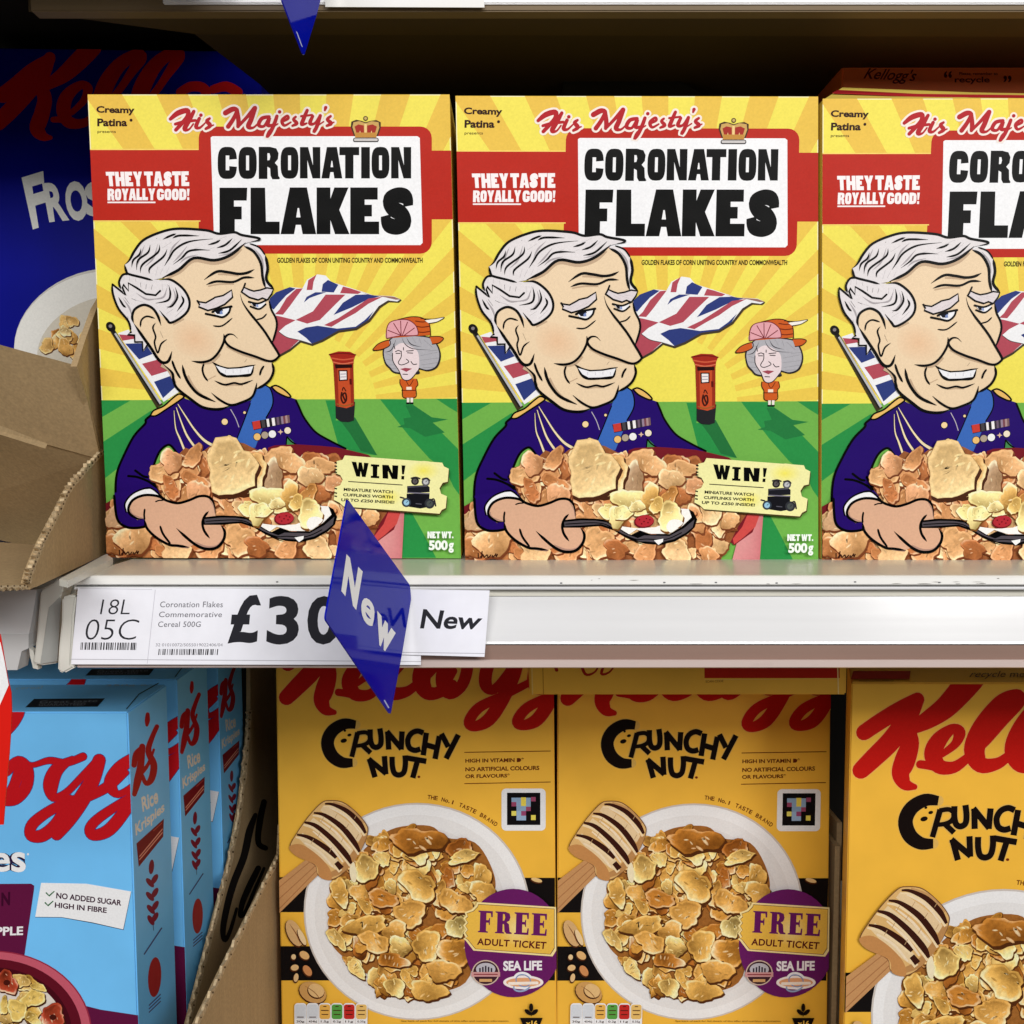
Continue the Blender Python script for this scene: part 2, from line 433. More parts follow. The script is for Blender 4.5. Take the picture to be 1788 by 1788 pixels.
# ------------------------------------------------------------ coronation flakes carton (printing traced from the left box)
YB = 0.545
QB = [(153, 165), (785, 165), (805, 975), (190, 973)]
FB = [onY(*q, YB) for q in QB]
OB = (FB[2] + FB[3])/2 + Vector((0, .035, 0))      # base centre
BK = (0, 0, 0); SKIN = (235, 209, 174); HAIR = (228, 222, 223); NAVY = (36, 10, 104); RED = (184, 38, 24)
YL, YD = (240, 225, 92), (232, 191, 76); GD, GL = (42, 142, 70), (112, 176, 76)

def coronation_print():
    p = Print(lambda x, y: onY(x, y, YB), NF, OB, clip=QB)
    p.part('sunburst_print')
    p.poly([(140, 150), (800, 150), (820, 990), (140, 990)], YL)
    c = (535, 705); a0, st, R0, R1 = 1.2, 4.93, 122, 1100
    p.z += p.dz
    for a_, b_ in ((0, 3), (0, 1), (1, 2)): p.stroke([QB[a_], QB[b_]], (250, 236, 186), 3.4, sm=False, cap=False)
    for k in range(-19, 19):
        if k % 2: continue
        t0, t1 = a0 + k*st, a0 + (k+1)*st
        pts = []
        for t, r in ((t0, R0), (t1, R0), (t1, R1), (t0, R1)):
            t = math.radians(t); pts.append((c[0] - r*math.sin(t), c[1] - r*math.cos(t)))
        v = pts; m0 = ink(YD)
        p._emit(v, [(0, 1, 2, 3)], [ink((236, 204, 82)), ink((236, 204, 82)), ink((228, 176, 74)), ink((228, 176, 74))], step=False)
    p.z += 2*p.dz
    # lawn
    p.part('lawn_print')
    p.poly([(140, 699), (820, 696), (820, 990), (140, 990)], GL)
    for q in (zE((-20, 205), (255, 205), (-20, 365)), zE((-20, 600), (440, 300), (520, 330), (300, 700), (-20, 950)),
              zF((465, -5), (565, -5), (560, 180), (740, 170), (930, 500), (720, 470), (580, 400), (530, 220)),
              zF((965, -15), (1225, -10), (1400, 160), (1700, 460), (1720, 900), (1640, 790), (1570, 640), (1420, 530), (1230, 320)),
              zF((1480, -20), (1720, -20), (1720, 130), (1600, 60)), zF((1180, 1020), (1250, 1015), (1370, 1230), (1480, 1440), (1170, 1440))):
        p.poly(q, GD)
    p.poly(zF((610, 195), (735, 150), (940, 500), (790, 460), (690, 300)), (36, 112, 58))
    p.poly(zF((1200, 40), (1275, 40), (1440, 150), (1590, 170), (1450, 200), (1560, 290), (1380, 330), (1240, 250), (1120, 240), (1190, 215), (1180, 160), (1250, 150)), (36, 120, 62))
    # title panel
    p.part('title_panel')
    red = rrect(348, 222, 753, 443, 18)
    p.poly([(150, 262), (349, 262), (351, 385), (150, 385)], RED); p.z += p.dz
    p.poly([(750, 263), (800, 263), (800, 383), (750, 383)], RED); p.z += p.dz
    p.poly(rrect(347, 221, 754, 443, 20), RED)
    p.stroke([(150, 261), (347, 261)], (250, 214, 110), 2, sm=False, cap=False)
    p.stroke([(150, 386), (350, 386)], (250, 214, 110), 2, sm=False, cap=False)
    p.poly([(368, 240), (371, 238), (729, 238), (733, 241), (738, 424), (734, 428), (377, 428), (374, 424)], (244, 244, 246))
    boxes = [('C', zA((1263, 560), (1440, 855))), ('O', zA((1453, 560), (1622, 855))), ('R', zA((1640, 560), (1830, 855))), ('O', zB((105, 560), (270, 853))),
             ('N', zB((283, 562), (470, 850))), ('A', zB((480, 562), (672, 850))), ('T', zB((645, 562), (827, 850))), ('I', zB((845, 562), (925, 850))),
             ('O', zB((940, 560), (1105, 853))), ('N', zB((1120, 562), (1304, 850))),
             ('F', zA((1280, 935), (1535, 1390))), ('L', zA((1565, 935), (1832, 1362))), ('A', zB((105, 933), (432, 1362))), ('K', zB((436, 933), (738, 1362))),
             ('E', zB((745, 933), (1010, 1362))), ('S', zB((1028, 930), (1322, 1365)))]
    for ch, ((x0, y0), (x1, y1)) in boxes: p.heavy(ch, (x0, y0, x1, y1), BK)
    p.heavy('THEY TASTE', zA((235, 790), (1000, 785), (1002, 920), (248, 922)), (248, 240, 240), gap=.05, spc=.12)
    p.heavy('ROYALLY', zA((252, 945), (690, 942), (690, 1050), (252, 1052)), (248, 240, 240), gap=.05)
    p.heavy('GOOD!', zA((705, 945), (1005, 945), (1005, 1050), (705, 1050)), (248, 240, 240), gap=.06)
    p.stroke(zA((252, 1070), (692, 1070)), (248, 240, 240), 2.6, sm=False, cap=False)
    p.text('GOLDEN FLAKES OF CORN UNITING COUNTRY AND COMMONWEALTH', (484, 450, 738, 459), (52, 40, 6), fat=.03)
    # maker's name : serif lettering
    p.part('maker_name')
    INKB = (46, 14, 10)
    p.text('Creamy', zA((150, 185), (500, 190), (500, 272), (150, 264)), INKB, fat=.034)
    p.text('Patina', zA((158, 300), (432, 300), (432, 372), (158, 372)), INKB, fat=.034)
    p.poly([tuple(q) for q in ell(229, 210, 2.6, 2.6, 12)], INKB)
    p.text('presents', zA((160, 412), (328, 412), (328, 440), (160, 440)), INKB)
    # His Majesty's
    p.part('script_title')
    S = [zA((830, 305, 30), (900, 250, 48), (985, 228, 46), (985, 280, 36), (930, 350, 36), (880, 405, 32)), zA((1045, 235, 30), (1005, 310, 42), (960, 395, 42), (1000, 400, 18), (1040, 350, 14)),
         zA((875, 352, 26), (960, 330, 30), (1060, 318, 24)), zA((1095, 300, 30), (1065, 375, 36), (1100, 385, 22), (1150, 340, 12)), zA((1190, 300, 22), (1165, 325, 34), (1195, 365, 36), (1155, 395, 24)), zA((1155, 395, 20), (1225, 360, 12)),
         zA((1335, 250, 46), (1400, 215, 46), (1440, 225, 34), (1410, 300, 36), (1360, 375, 40)), zA((1440, 222, 36), (1455, 320, 40), (1450, 375, 30)), zA((1455, 370, 26), (1530, 290, 30), (1605, 205, 42)), zA((1605, 208, 40), (1570, 310, 44), (1545, 375, 42), (1590, 385, 20), (1640, 340, 14)),
         zA((1735, 285, 30), (1670, 300, 34), (1640, 360, 34), (1690, 370, 24), (1740, 290, 28), (1725, 365, 34), (1790, 350, 14)),
         zB((72, 280, 30), (48, 350, 34), (10, 430, 34), (-20, 470, 22), (0, 410, 10), (80, 350, 12)), zB((125, 330, 16), (175, 300, 26), (165, 275, 20), (120, 320, 32), (140, 365, 24), (200, 335, 14)), zB((245, 285, 20), (225, 310, 28), (255, 345, 32), (215, 368, 20)),
         zB((350, 225, 28), (315, 310, 36), (300, 355, 32), (345, 345, 16)), zB((295, 280, 20), (395, 268, 18)), zB((400, 280, 28), (375, 345, 34), (420, 345, 22), (468, 280, 28)), zB((470, 275, 30), (440, 370, 34), (412, 425, 26), (420, 390, 12), (500, 330, 12)),
         zB((520, 200, 30), (512, 225, 18)), zB((565, 280, 22), (535, 310, 30), (570, 345, 34), (530, 368, 22)), zB((530, 365, 18), (595, 335, 12))]
    dots = [zA((1110, 270))[0], zB((97, 240))[0]]
    for s in S: p.stroke(s, (246, 232, 222), sm=True, grow=7.6)
    for d in dots: p.poly(ell(d[0], d[1], 6.4, 6.4, 14), (246, 232, 222))
    for s in S: p.stroke(s, (178, 30, 38), sm=True, grow=.4)
    for d in dots: p.poly(ell(d[0], d[1], 3.2, 3.2, 12), (178, 30, 38))
    # crown
    p.part('crown_print')
    p.poly(zB((780, 460), (750, 380), (755, 330), (800, 312), (850, 322), (886, 335), (930, 322), (985, 315), (1025, 335), (1025, 385), (1000, 460)), (70, 48, 30))
    p.poly(zB((790, 455), (765, 380), (775, 335), (830, 325), (886, 345), (940, 325), (1005, 335), (1012, 385), (988, 455)), (205, 165, 95))
    p.poly(zB((800, 430), (785, 375), (820, 355), (870, 365), (872, 440)), (165, 45, 35)); p.poly(zB((900, 440), (900, 365), (950, 355), (990, 375), (975, 430)), (165, 45, 35))
    p.stroke(zB((886, 350), (886, 450)), (240, 205, 140), 4, sm=False, cap=False)
    for x in (835, 940): p.poly(zB((x-12, 455), (x, 410), (x+12, 455)), (240, 205, 140))
    p.poly(zB((790, 430), (986, 430), (986, 475), (790, 475)), (196, 140, 62))
    p.poly(rrect(*zB((772, 478))[0], *zB((1006, 516))[0], 3), (40, 36, 36)); p.poly(rrect(*zB((780, 484))[0], *zB((998, 508))[0], 2), (205, 200, 198))
    q = zB((886, 300))[0]; p.poly(ell(q[0], q[1], 4.2, 4.2, 14), (70, 52, 30)); p.poly(ell(q[0], q[1], 2.6, 2.6, 12), (205, 175, 105))
    # flag behind the head
    p.part('flag_print')
    p.poly(zD((100, 440), (160, 360), (280, 318), (390, 325), (430, 255), (520, 205), (590, 215), (640, 270), (800, 322), (1000, 387), (1180, 397), (1250, 418), (1225, 440), (1140, 436), (1065, 486), (975, 606), (860, 678), (705, 700), (570, 778), (475, 815), (375, 785), (285, 860), (195, 910), (125, 870), (120, 700)), (66, 56, 40), sm=False)
    p.poly(zD((100, 430), (160, 350), (280, 305), (390, 315), (430, 240), (520, 195), (590, 205), (640, 260), (800, 310), (1000, 375), (1180, 385), (1240, 410), (1210, 430), (1130, 420), (1050, 470), (960, 590), (850, 660), (700, 680), (560, 760), (470, 795), (370, 765), (280, 840), (190, 890), (130, 860), (120, 800), (140, 700), (120, 560)), (238, 238, 240))
    FBl, FR = (44, 58, 122), (176, 74, 88)
    for q, cc in (((( 80, 430), (160, 350), (280, 305), (330, 318), (250, 375), (190, 440), (140, 500), (110, 480)), FBl), (((335, 320), (392, 316), (330, 400), (280, 470), (220, 545), (150, 540), (190, 500), (250, 400)), FR),
                  (((400, 440), (425, 390), (500, 350), (595, 350), (520, 375), (450, 400)), FBl), (((330, 590), (480, 515), (590, 370), (762, 370), (690, 440), (620, 510), (540, 590), (430, 622)), FR),
                  (((120, 545), (200, 560), (330, 592), (240, 640), (185, 690), (260, 745), (365, 762), (280, 840), (190, 890), (120, 860)), FR), (((658, 547), (740, 440), (850, 372), (960, 368), (1060, 385), (950, 415), (820, 480)), FBl),
                  (((575, 635), (700, 575), (800, 510), (960, 405), (1085, 388), (960, 450), (850, 530), (740, 590), (640, 650)), FR), (((345, 690), (420, 655), (520, 640), (690, 665), (850, 648), (930, 590), (1005, 515), (960, 590), (850, 660), (700, 680), (560, 760), (470, 795), (420, 745)), FBl),
                  (((440, 245), (510, 198), (485, 260), (475, 330), (425, 330)), FR), (((555, 345), (565, 280), (610, 243), (700, 285), (660, 352)), FBl), (((740, 300), (800, 315), (900, 348), (870, 365), (715, 358)), FR), (((900, 350), (1000, 376), (1180, 388), (1245, 412), (1200, 415), (1100, 392), (960, 370)), (150, 110, 100))):
        p.poly(zD(*q), cc)
    for q in (((280, 575), (420, 580), (560, 430)), ((100, 540), (260, 560)), ((440, 625), (600, 560))): pass
    p.stroke(zD((180, 690), (255, 740), (360, 765), (460, 795)), (60, 60, 60), 1.2)
    p.part('flagpole_print')
    for q, cc in (((( 190, 1010), (290, 975), (345, 1080), (470, 1100), (560, 1240), (690, 1360), (705, 1440), (750, 1550), (610, 1640)), (238, 238, 240)), (((200, 1020), (330, 1030), (350, 1060), (235, 1078)), FR), (((258, 1105), (440, 1100), (510, 1200), (385, 1250)), FBl),
                  (((412, 1290), (560, 1250), (650, 1355), (500, 1402)), FR), (((522, 1455), (690, 1395), (715, 1505), (605, 1605)), FBl)):
        p.poly(zC(*q), cc)
    p.stroke(zC((140, 985, 42), (575, 1680, 66)), (60, 52, 30), sm=False, cap=False)
    p.stroke(zC((150, 990, 34), (575, 1660, 36)), (28, 26, 26), sm=False, cap=False); p.stroke(zC((165, 1010, 18), (585, 1655, 22)), (186, 186, 188), sm=False, cap=False)
    q = zC((125, 950))[0]; p.poly(ell(q[0], q[1], 9.5, 7.5, 16, rot=50), (22, 18, 18)); p.poly(ell(q[0]-.5, q[1]-1, 3.2, 3, 12), (130, 122, 122))
    # post box
    p.part('post_box_print')
    p.poly(zD((675, 1300), (845, 1300), (835, 1460), (790, 1475), (720, 1470), (678, 1440)), (34, 34, 38))
    p.poly(zD((655, 960), (830, 960), (838, 1330), (770, 1355), (676, 1335)), (196, 78, 40)); p.poly(zD((655, 960), (690, 960), (705, 1345), (676, 1335)), (150, 46, 26)); p.poly(zD((800, 960), (830, 960), (838, 1330), (810, 1345)), (150, 46, 26))
    p.poly(zD((620, 885), (700, 862), (800, 865), (852, 890), (835, 930), (832, 970), (658, 970), (640, 925)), (160, 40, 26)); p.stroke(zD((640, 920), (740, 935), (835, 922)), (205, 90, 60), 2.4); p.stroke(zD((622, 890), (740, 878), (850, 892)), (110, 20, 16), 2)
    p.stroke(zD((655, 955), (740, 970), (830, 955)), (215, 110, 80), 2); p.poly(zD((670, 975), (820, 975), (820, 1005), (675, 1010)), (40, 8, 8))
    p.poly(zD((700, 1025), (780, 1025), (782, 1115), (705, 1120)), (50, 10, 10)); p.poly(zD((712, 1035), (770, 1035), (772, 1105), (716, 1110)), (240, 232, 232)); p.stroke(zD((720, 1060), (765, 1058)), (130, 120, 140), 1.2); p.stroke(zD((720, 1085), (765, 1083)), (130, 120, 140), 1.2)
    p.poly(zD((795, 1100), (815, 1100), (818, 1150), (798, 1150)), (90, 16, 14))
    p.stroke(zD((735, 1200), (745, 1175), (765, 1205)), (70, 24, 14), 2); p.stroke(zD((730, 1220), (725, 1270), (745, 1310), (770, 1280), (762, 1225), (740, 1240), (760, 1290)), (60, 20, 14), 3); p.stroke(zD((690, 1318), (750, 1335), (825, 1315)), (150, 90, 40), 2.2)
    # lady in the feathered hat
    p.part('lady_print')
    OR = (204, 92, 34)
    p.poly(zD((1235, 1105), (1300, 1095), (1380, 1100), (1390, 1150), (1370, 1180), (1370, 1260), (1265, 1265), (1255, 1180), (1235, 1140)), OR); p.stroke(zD((1235, 1105), (1235, 1145), (1255, 1185), (1265, 1262), (1370, 1258), (1372, 1180), (1390, 1150), (1380, 1105)), (50, 18, 10), 1.5)
    p.stroke(zD((1250, 1200), (1372, 1200)), (60, 20, 10), 1.3); p.poly(zD((1290, 1170), (1335, 1170), (1335, 1195), (1290, 1195)), (244, 226, 206)); p.stroke(zD((1285, 1110), (1315, 1160), (1350, 1110)), (80, 26, 12), 1.2)
    for x in (1305, 1337): p.poly(zD((x-12, 1265), (x+12, 1265), (x+10, 1312), (x-10, 1312)), (240, 228, 220)); p.poly(zD((x-16, 1304), (x+14, 1304), (x+14, 1318), (x-16, 1318)), (14, 12, 14))
    GH = (176, 174, 180)
    p.poly(zD((1140, 760), (1240, 720), (1490, 735), (1560, 800), (1590, 900), (1560, 1000), (1480, 1035), (1400, 1020), (1395, 1060), (1200, 1055), (1140, 1010), (1100, 960), (1085, 850)), (40, 36, 40), sm=True)
    p.poly(zD((1150, 765), (1240, 730), (1480, 745), (1550, 810), (1575, 900), (1545, 990), (1470, 1022), (1390, 1005), (1380, 1045), (1205, 1042), (1150, 1000), (1110, 950), (1097, 855)), GH, sm=True)
    p.poly(zD((1185, 830), (1250, 790), (1330, 820), (1390, 870), (1400, 990), (1370, 1060), (1320, 1105), (1260, 1105), (1225, 1030), (1180, 950), (1170, 890)), (232, 214, 216), sm=True)
    p.stroke(zD((1170, 880), (1175, 950), (1225, 1030), (1262, 1105), (1325, 1105), (1390, 1030)), (30, 24, 26), 1.6)
    for q in (((1245, 860), (1245, 910), (1220, 960), (1250, 980), (1310, 955), (1290, 930)), ((1330, 950), (1350, 975), (1380, 972)), ((1195, 865), (1220, 855), (1240, 862)), ((1200, 880), (1235, 880)), ((1290, 860), (1350, 855)), ((1300, 875), (1345, 878)), ((1260, 1060), (1300, 1062)), ((1180, 800), (1190, 840)), ((1265, 830), (1265, 850))): p.stroke(zD(*q), (40, 30, 34), 1.5)
    p.poly(zD((1235, 1015), (1280, 1005), (1340, 1012), (1290, 1040)), (160, 70, 84))
    for q in (((1250, 740), (1280, 800), (1350, 840), (1500, 850)), ((1290, 740), (1330, 800), (1420, 825)), ((1340, 740), (1370, 790)), ((1400, 745), (1420, 800)), ((1200, 760), (1160, 850), (1100, 870)), ((1170, 790), (1110, 830)), ((1110, 880), (1165, 900)), ((1110, 930), (1170, 940)), ((1130, 980), (1190, 980)), ((1150, 1010), (1200, 1010)), ((1410, 900), (1560, 870)), ((1410, 940), (1570, 920)), ((1420, 980), (1560, 960)), ((1430, 1005), (1530, 1000)), ((1440, 760), (1520, 830)), ((1480, 860), (1570, 850))): p.stroke(zD(*q), (62, 58, 64), 1.6, taper=.4)
    p.poly(zD((1000, 845), (1050, 795), (1140, 765), (1145, 810), (1090, 840), (1040, 858)), OR); p.stroke(zD((1000, 845), (1050, 795), (1140, 765), (1145, 812), (1080, 845), (1010, 855), (1000, 845)), (50, 18, 10), 1.6)
    p.poly(zD((1490, 735), (1570, 735), (1612, 750), (1580, 785), (1515, 800)), OR); p.stroke(zD((1490, 735), (1570, 733), (1612, 750), (1575, 788), (1515, 800)), (50, 18, 10), 1.6)
    p.poly(zD((1210, 590), (1330, 565), (1420, 570), (1485, 620), (1500, 720), (1120, 750), (1125, 660)), OR); p.stroke(zD((1215, 588), (1330, 563), (1425, 572), (1488, 625), (1500, 725)), (50, 18, 10), 1.6)
    for y in (600, 645, 690): p.stroke(zD((1370, y), (1430, y+8), (1490, y)), (110, 36, 14), 1.8)
    p.poly(zD((1120, 750), (1120, 670), (1150, 610), (1230, 590), (1310, 595), (1370, 640), (1392, 700), (1380, 722), (1240, 725)), (226, 164, 172), sm=True)
    for q in (((1245, 725), (1180, 620)), ((1245, 725), (1130, 680)), ((1245, 725), (1240, 600)), ((1255, 725), (1300, 610)), ((1270, 725), (1360, 660)), ((1120, 750), (1120, 670), (1150, 610), (1230, 588), (1310, 593), (1372, 640), (1392, 705), (1370, 725), (1240, 728), (1120, 750))): p.stroke(zD(*q), (120, 40, 50), 1.5)
    p.poly(zD((1450, 595), (1540, 580), (1620, 567), (1550, 610), (1485, 620)), (246, 240, 232)); p.stroke(zD((1415, 578), (1520, 582), (1620, 567), (1560, 605), (1485, 620)), (40, 20, 14), 1.2)

    # uniform
    p.part('uniform_print')
    body = zE((440, 345), (560, 290), (740, 180), (860, 235), (960, 290), (1080, 300), (1170, 262), (1360, 205), (1420, 130), (1500, 75), (1560, 85), (1710, 175)) + zF((195, -15), (225, 60), (270, 150), (370, 280), (500, 360), (650, 435), (640, 470), (300, 560), (-40, 560)) + zE((900, 900), (490, 1000), (560, 1090), (420, 1360), (330, 1372), (230, 1360), (150, 1290), (120, 1100), (128, 880), (200, 690), (290, 530), (385, 420), (400, 380))
    p.poly(body, NAVY)
    p.poly(zE((455, 880), (470, 800), (500, 720), (540, 650), (600, 618), (650, 650), (705, 720), (560, 800)), GL)
    p.poly(zF((118, 325), (205, 405), (110, 408)), (70, 140, 80))
    for q in (((440, 345), (395, 385), (390, 420), (290, 530), (200, 700), (130, 880), (120, 1100), (150, 1290), (230, 1362), (330, 1372), (420, 1355)), ((455, 900), (470, 800), (520, 680), (580, 622), (630, 625), (705, 725)), ((235, 900), (320, 910), (420, 950), (490, 1000)), ((300, 850), (370, 900), (410, 910)), ((430, 880), (480, 960), (505, 1010), (560, 1090))): p.stroke(zE(*q), BK, 4.2)
    p.stroke(zF((195, -5), (225, 60), (270, 155), (370, 282), (500, 362), (650, 437)), BK, 3.6); p.stroke(zF((115, 330), (150, 370), (205, 405)), BK, 2.6); p.stroke(zF((112, 330), (105, 405)), BK, 2.2)
    GO = (232, 186, 104)
    p.poly(zE((440, 340), (470, 300), (560, 260), (640, 190), (700, 150), (745, 170), (690, 215), (590, 280), (500, 340), (460, 350)), GO); p.stroke(zE((440, 342), (470, 298), (560, 258), (640, 188), (700, 148), (745, 172), (690, 218), (590, 284), (500, 342), (455, 350), (440, 342)), BK, 3)
    p.poly(zE((1548, 80), (1590, 72), (1650, 100), (1700, 140), (1722, 170), (1690, 172), (1600, 130)), GO); p.stroke(zE((1548, 82), (1590, 70), (1650, 98), (1702, 140), (1724, 172), (1690, 175), (1600, 132), (1548, 82)), BK, 3)
    SA = (58, 104, 184)
    p.poly(zE((1500, 70), (1535, 100), (1562, 180), (1555, 260), (1500, 370), (1430, 560), (1400, 640), (1300, 640), (1225, 575), (1290, 410), (1360, 220), (1395, 110), (1440, 90)), SA)
    p.stroke(zE((1500, 70), (1538, 100), (1562, 180), (1555, 260), (1500, 365)), BK, 2.4); p.stroke(zE((1225, 575), (1290, 410), (1355, 235)), BK, 2)
    for q in (((690, 240, 6), (760, 350, 12), (840, 470, 16), (930, 570, 22), (1030, 630, 26)), ((675, 270, 6), (720, 400, 12), (780, 540, 18), (890, 690, 22)), ((655, 300, 4), (670, 460, 10), (710, 560, 16), (750, 660, 20))):
        p.stroke(zE(*q), (14, 4, 50), cap=False, grow=1.8); p.stroke(zE(*q), (240, 222, 180), cap=False)
    p.stroke(zE((1175, 290), (1220, 370), (1250, 450)), (190, 180, 190), 1.4)
    for x, y, r in ((1120, 402, 28), (1162, 552, 26), (1302, 318, 12)):
        q = zE((x, y))[0]; p.poly(ell(q[0], q[1], r*S34+1, r*S34+1, 18), BK); p.poly(ell(q[0], q[1], r*S34, r*S34, 18), (244, 214, 160))
    p.poly(zE((1365, 405), (1712, 338), (1722, 410), (1385, 480)), (30, 22, 30))
    rr = [(200, 60, 50), (30, 24, 30), (70, 66, 70), (30, 24, 30), (240, 236, 236), (36, 30, 36), (244, 240, 240), (60, 50, 60), (110, 90, 110), (60, 50, 64), (150, 130, 150), (120, 70, 80), (170, 140, 140), (120, 90, 96)]
    wd = [3.2, .6, 1.4, .8, 1, 1.2, 1.2, .9, .9, .9, .9, .9, .9, .9]; t = 0; T = sum(wd)
    for cc, w in zip(rr, wd):
        a, b = t/T, (t + w)/T; t += w
        q = zE((1372 + 340*a, 402 - 62*a), (1372 + 340*b, 402 - 62*b), (1384 + 335*b, 474 - 65*b), (1384 + 335*a, 474 - 65*a)); p.poly(q, cc)
    for x, y, r, cc in ((1418, 540, 32, (236, 190, 116)), (1488, 525, 32, (176, 160, 140)), (1557, 515, 34, (240, 240, 240)), (1697, 482, 30, (240, 226, 204))):
        q = zE((x, y))[0]; p.poly(ell(q[0], q[1], r*S34+1, r*S34+1, 18), (20, 10, 40)); p.poly(ell(q[0], q[1], r*S34, r*S34, 18), cc)
    p.poly(zE((1605, 495), (1625, 488), (1632, 470), (1640, 488), (1658, 495), (1640, 502), (1632, 520), (1625, 502)), (226, 190, 160))

    # head
    p.part('portrait_print')
    face = zC((1350, 205), (1440, 250), (1500, 340), (1530, 420), (1540, 560), (1575, 660), (1600, 790), (1640, 860), (1652, 930), (1630, 1040), (1605, 1105), (1660, 1190), (1670, 1222), (1640, 1255), (1605, 1275), (1622, 1350), (1590, 1430), (1530, 1485), (1460, 1530), (1420, 1595), (1330, 1645), (1230, 1668), (1150, 1702), (1050, 1703), (960, 1680), (860, 1612), (780, 1560), (735, 1500), (705, 1420), (690, 1370), (600, 1285), (560, 1245), (500, 1150), (420, 1035), (340, 920), (325, 860), (350, 790), (430, 750), (500, 760), (600, 700), (620, 500), (750, 420), (880, 320), (1080, 335), (1230, 290))
    p.poly(face, SKIN)
    p.grad(zC((720, 960), (820, 890), (960, 920), (1060, 1000), (1100, 1110), (1040, 1210), (900, 1230), (760, 1180), (700, 1070)), lambda x, y: (231, 192, 154) if abs(x-340) < 22 and abs(y-592) < 16 else (234, 206, 171), sm=True)
    SH = (196, 168, 138)
    for q in (((620, 520, 10), (760, 450, 30), (890, 345, 34), (1080, 365, 40), (1230, 320, 34), (1330, 240, 14)), ((830, 1400, 30), (880, 1500, 36), (960, 1580, 26), (1080, 1640, 8)), ((1130, 1200, 26), (1060, 1275, 20), (960, 1295, 10)), ((1190, 1130, 20), (1330, 1200, 24), (1560, 1275, 10)), ((1110, 470, 16), (1200, 470, 22), (1300, 485, 12)), ((1020, 580, 14), (1130, 560, 16), (1260, 560, 12)), ((700, 930, 20), (800, 880, 16)), ((590, 1305, 26), (660, 1350, 26), (720, 1470, 26)), ((1180, 1495, 10), (1260, 1485, 14), (1340, 1490, 8)), ((1090, 1400, 10), (1010, 1440, 8))): p.stroke(zC(*q), SH, cap=False)
    p.part('hair_print')
    p.poly(zC((600, 505), (750, 430), (890, 322), (1080, 342), (1230, 292), (1360, 185), (1490, 152), (1470, 135), (1330, 105), (1260, 80), (1120, 90), (1000, 60), (740, 50), (580, 85), (430, 155), (350, 250), (300, 340), (252, 382), (275, 450), (300, 470), (480, 525)), HAIR)
    p.poly(zC((1395, 185), (1490, 222), (1545, 295), (1568, 400), (1560, 520), (1615, 590), (1545, 600), (1520, 490), (1500, 370), (1440, 265), (1345, 210)), HAIR)
    p.poly(zC((480, 515), (300, 465), (240, 472), (205, 540), (225, 605), (150, 560), (150, 660), (200, 790), (290, 900), (315, 1005), (283, 1022), (347, 1028), (350, 1090), (418, 1088), (430, 1175), (470, 1120), (420, 1030), (340, 920), (325, 860), (350, 790), (430, 748), (510, 778), (590, 850), (645, 885), (680, 914), (780, 862), (842, 790), (847, 700), (790, 600), (680, 520), (575, 520)), HAIR)
    GS = (170, 163, 166)
    for q in (((440, 200), (400, 300), (380, 380)), ((560, 190), (520, 320), (440, 400)), ((690, 170), (600, 230)), ((770, 150), (700, 220), (660, 300)), ((830, 210), (760, 300), (700, 360)), ((940, 220), (860, 250)), ((930, 290), (820, 320), (760, 370)), ((1080, 220), (1010, 250)), ((1190, 120), (1100, 160)), ((1270, 150), (1190, 220)), ((1330, 200), (1240, 270), (1120, 300)), ((560, 400), (540, 480)), ((610, 410), (580, 470)), ((660, 410), (640, 460)), ((480, 400), (470, 470)), ((360, 640), (460, 700), (560, 690)), ((340, 700), (440, 730)), ((700, 600), (720, 700), (640, 790)), ((770, 640), (790, 720)), ((800, 780), (720, 860)), ((250, 490), (250, 530)), ((300, 490), (300, 530)), ((355, 510), (360, 545)), ((600, 560), (600, 620)), ((650, 560), (640, 620)), ((240, 690), (300, 780), (320, 850)), ((1440, 230), (1510, 320), (1535, 430)), ((700, 790), (640, 830)), ((500, 700), (610, 680), (640, 600))): p.stroke(zC(*q), GS, 3.2, taper=.4)
    for q in (((405, 235), (390, 290), (335, 340), (320, 405)), ((490, 200), (470, 270), (380, 340), (365, 430)), ((575, 200), (560, 270), (420, 380), (400, 455)), ((645, 240), (610, 310), (490, 410), (485, 465)), ((620, 395), (660, 330), (720, 240), (850, 170), (1065, 145)), ((700, 380), (780, 320), (840, 260), (930, 245), (1040, 250)), ((605, 150), (680, 115), (730, 98)), ((695, 140), (760, 115), (940, 118)), ((545, 145), (553, 138)), ((1020, 200), (1090, 180), (1135, 155)), ((1100, 228), (1180, 200), (1245, 140)), ((1115, 278), (1220, 250), (1330, 150)), ((660, 570), (675, 650), (650, 710), (540, 735)), ((720, 590), (740, 680), (690, 760), (640, 770)), ((775, 665), (795, 720), (735, 810)), ((400, 545), (405, 590)), ((455, 560), (450, 605)), ((510, 565), (500, 610)), ((200, 680), (240, 750), (270, 775)), ((255, 680), (300, 740)), ((320, 690), (360, 710)), ((285, 855), (292, 905))): p.stroke(zC(*q), BK, 3.6, taper=.3)
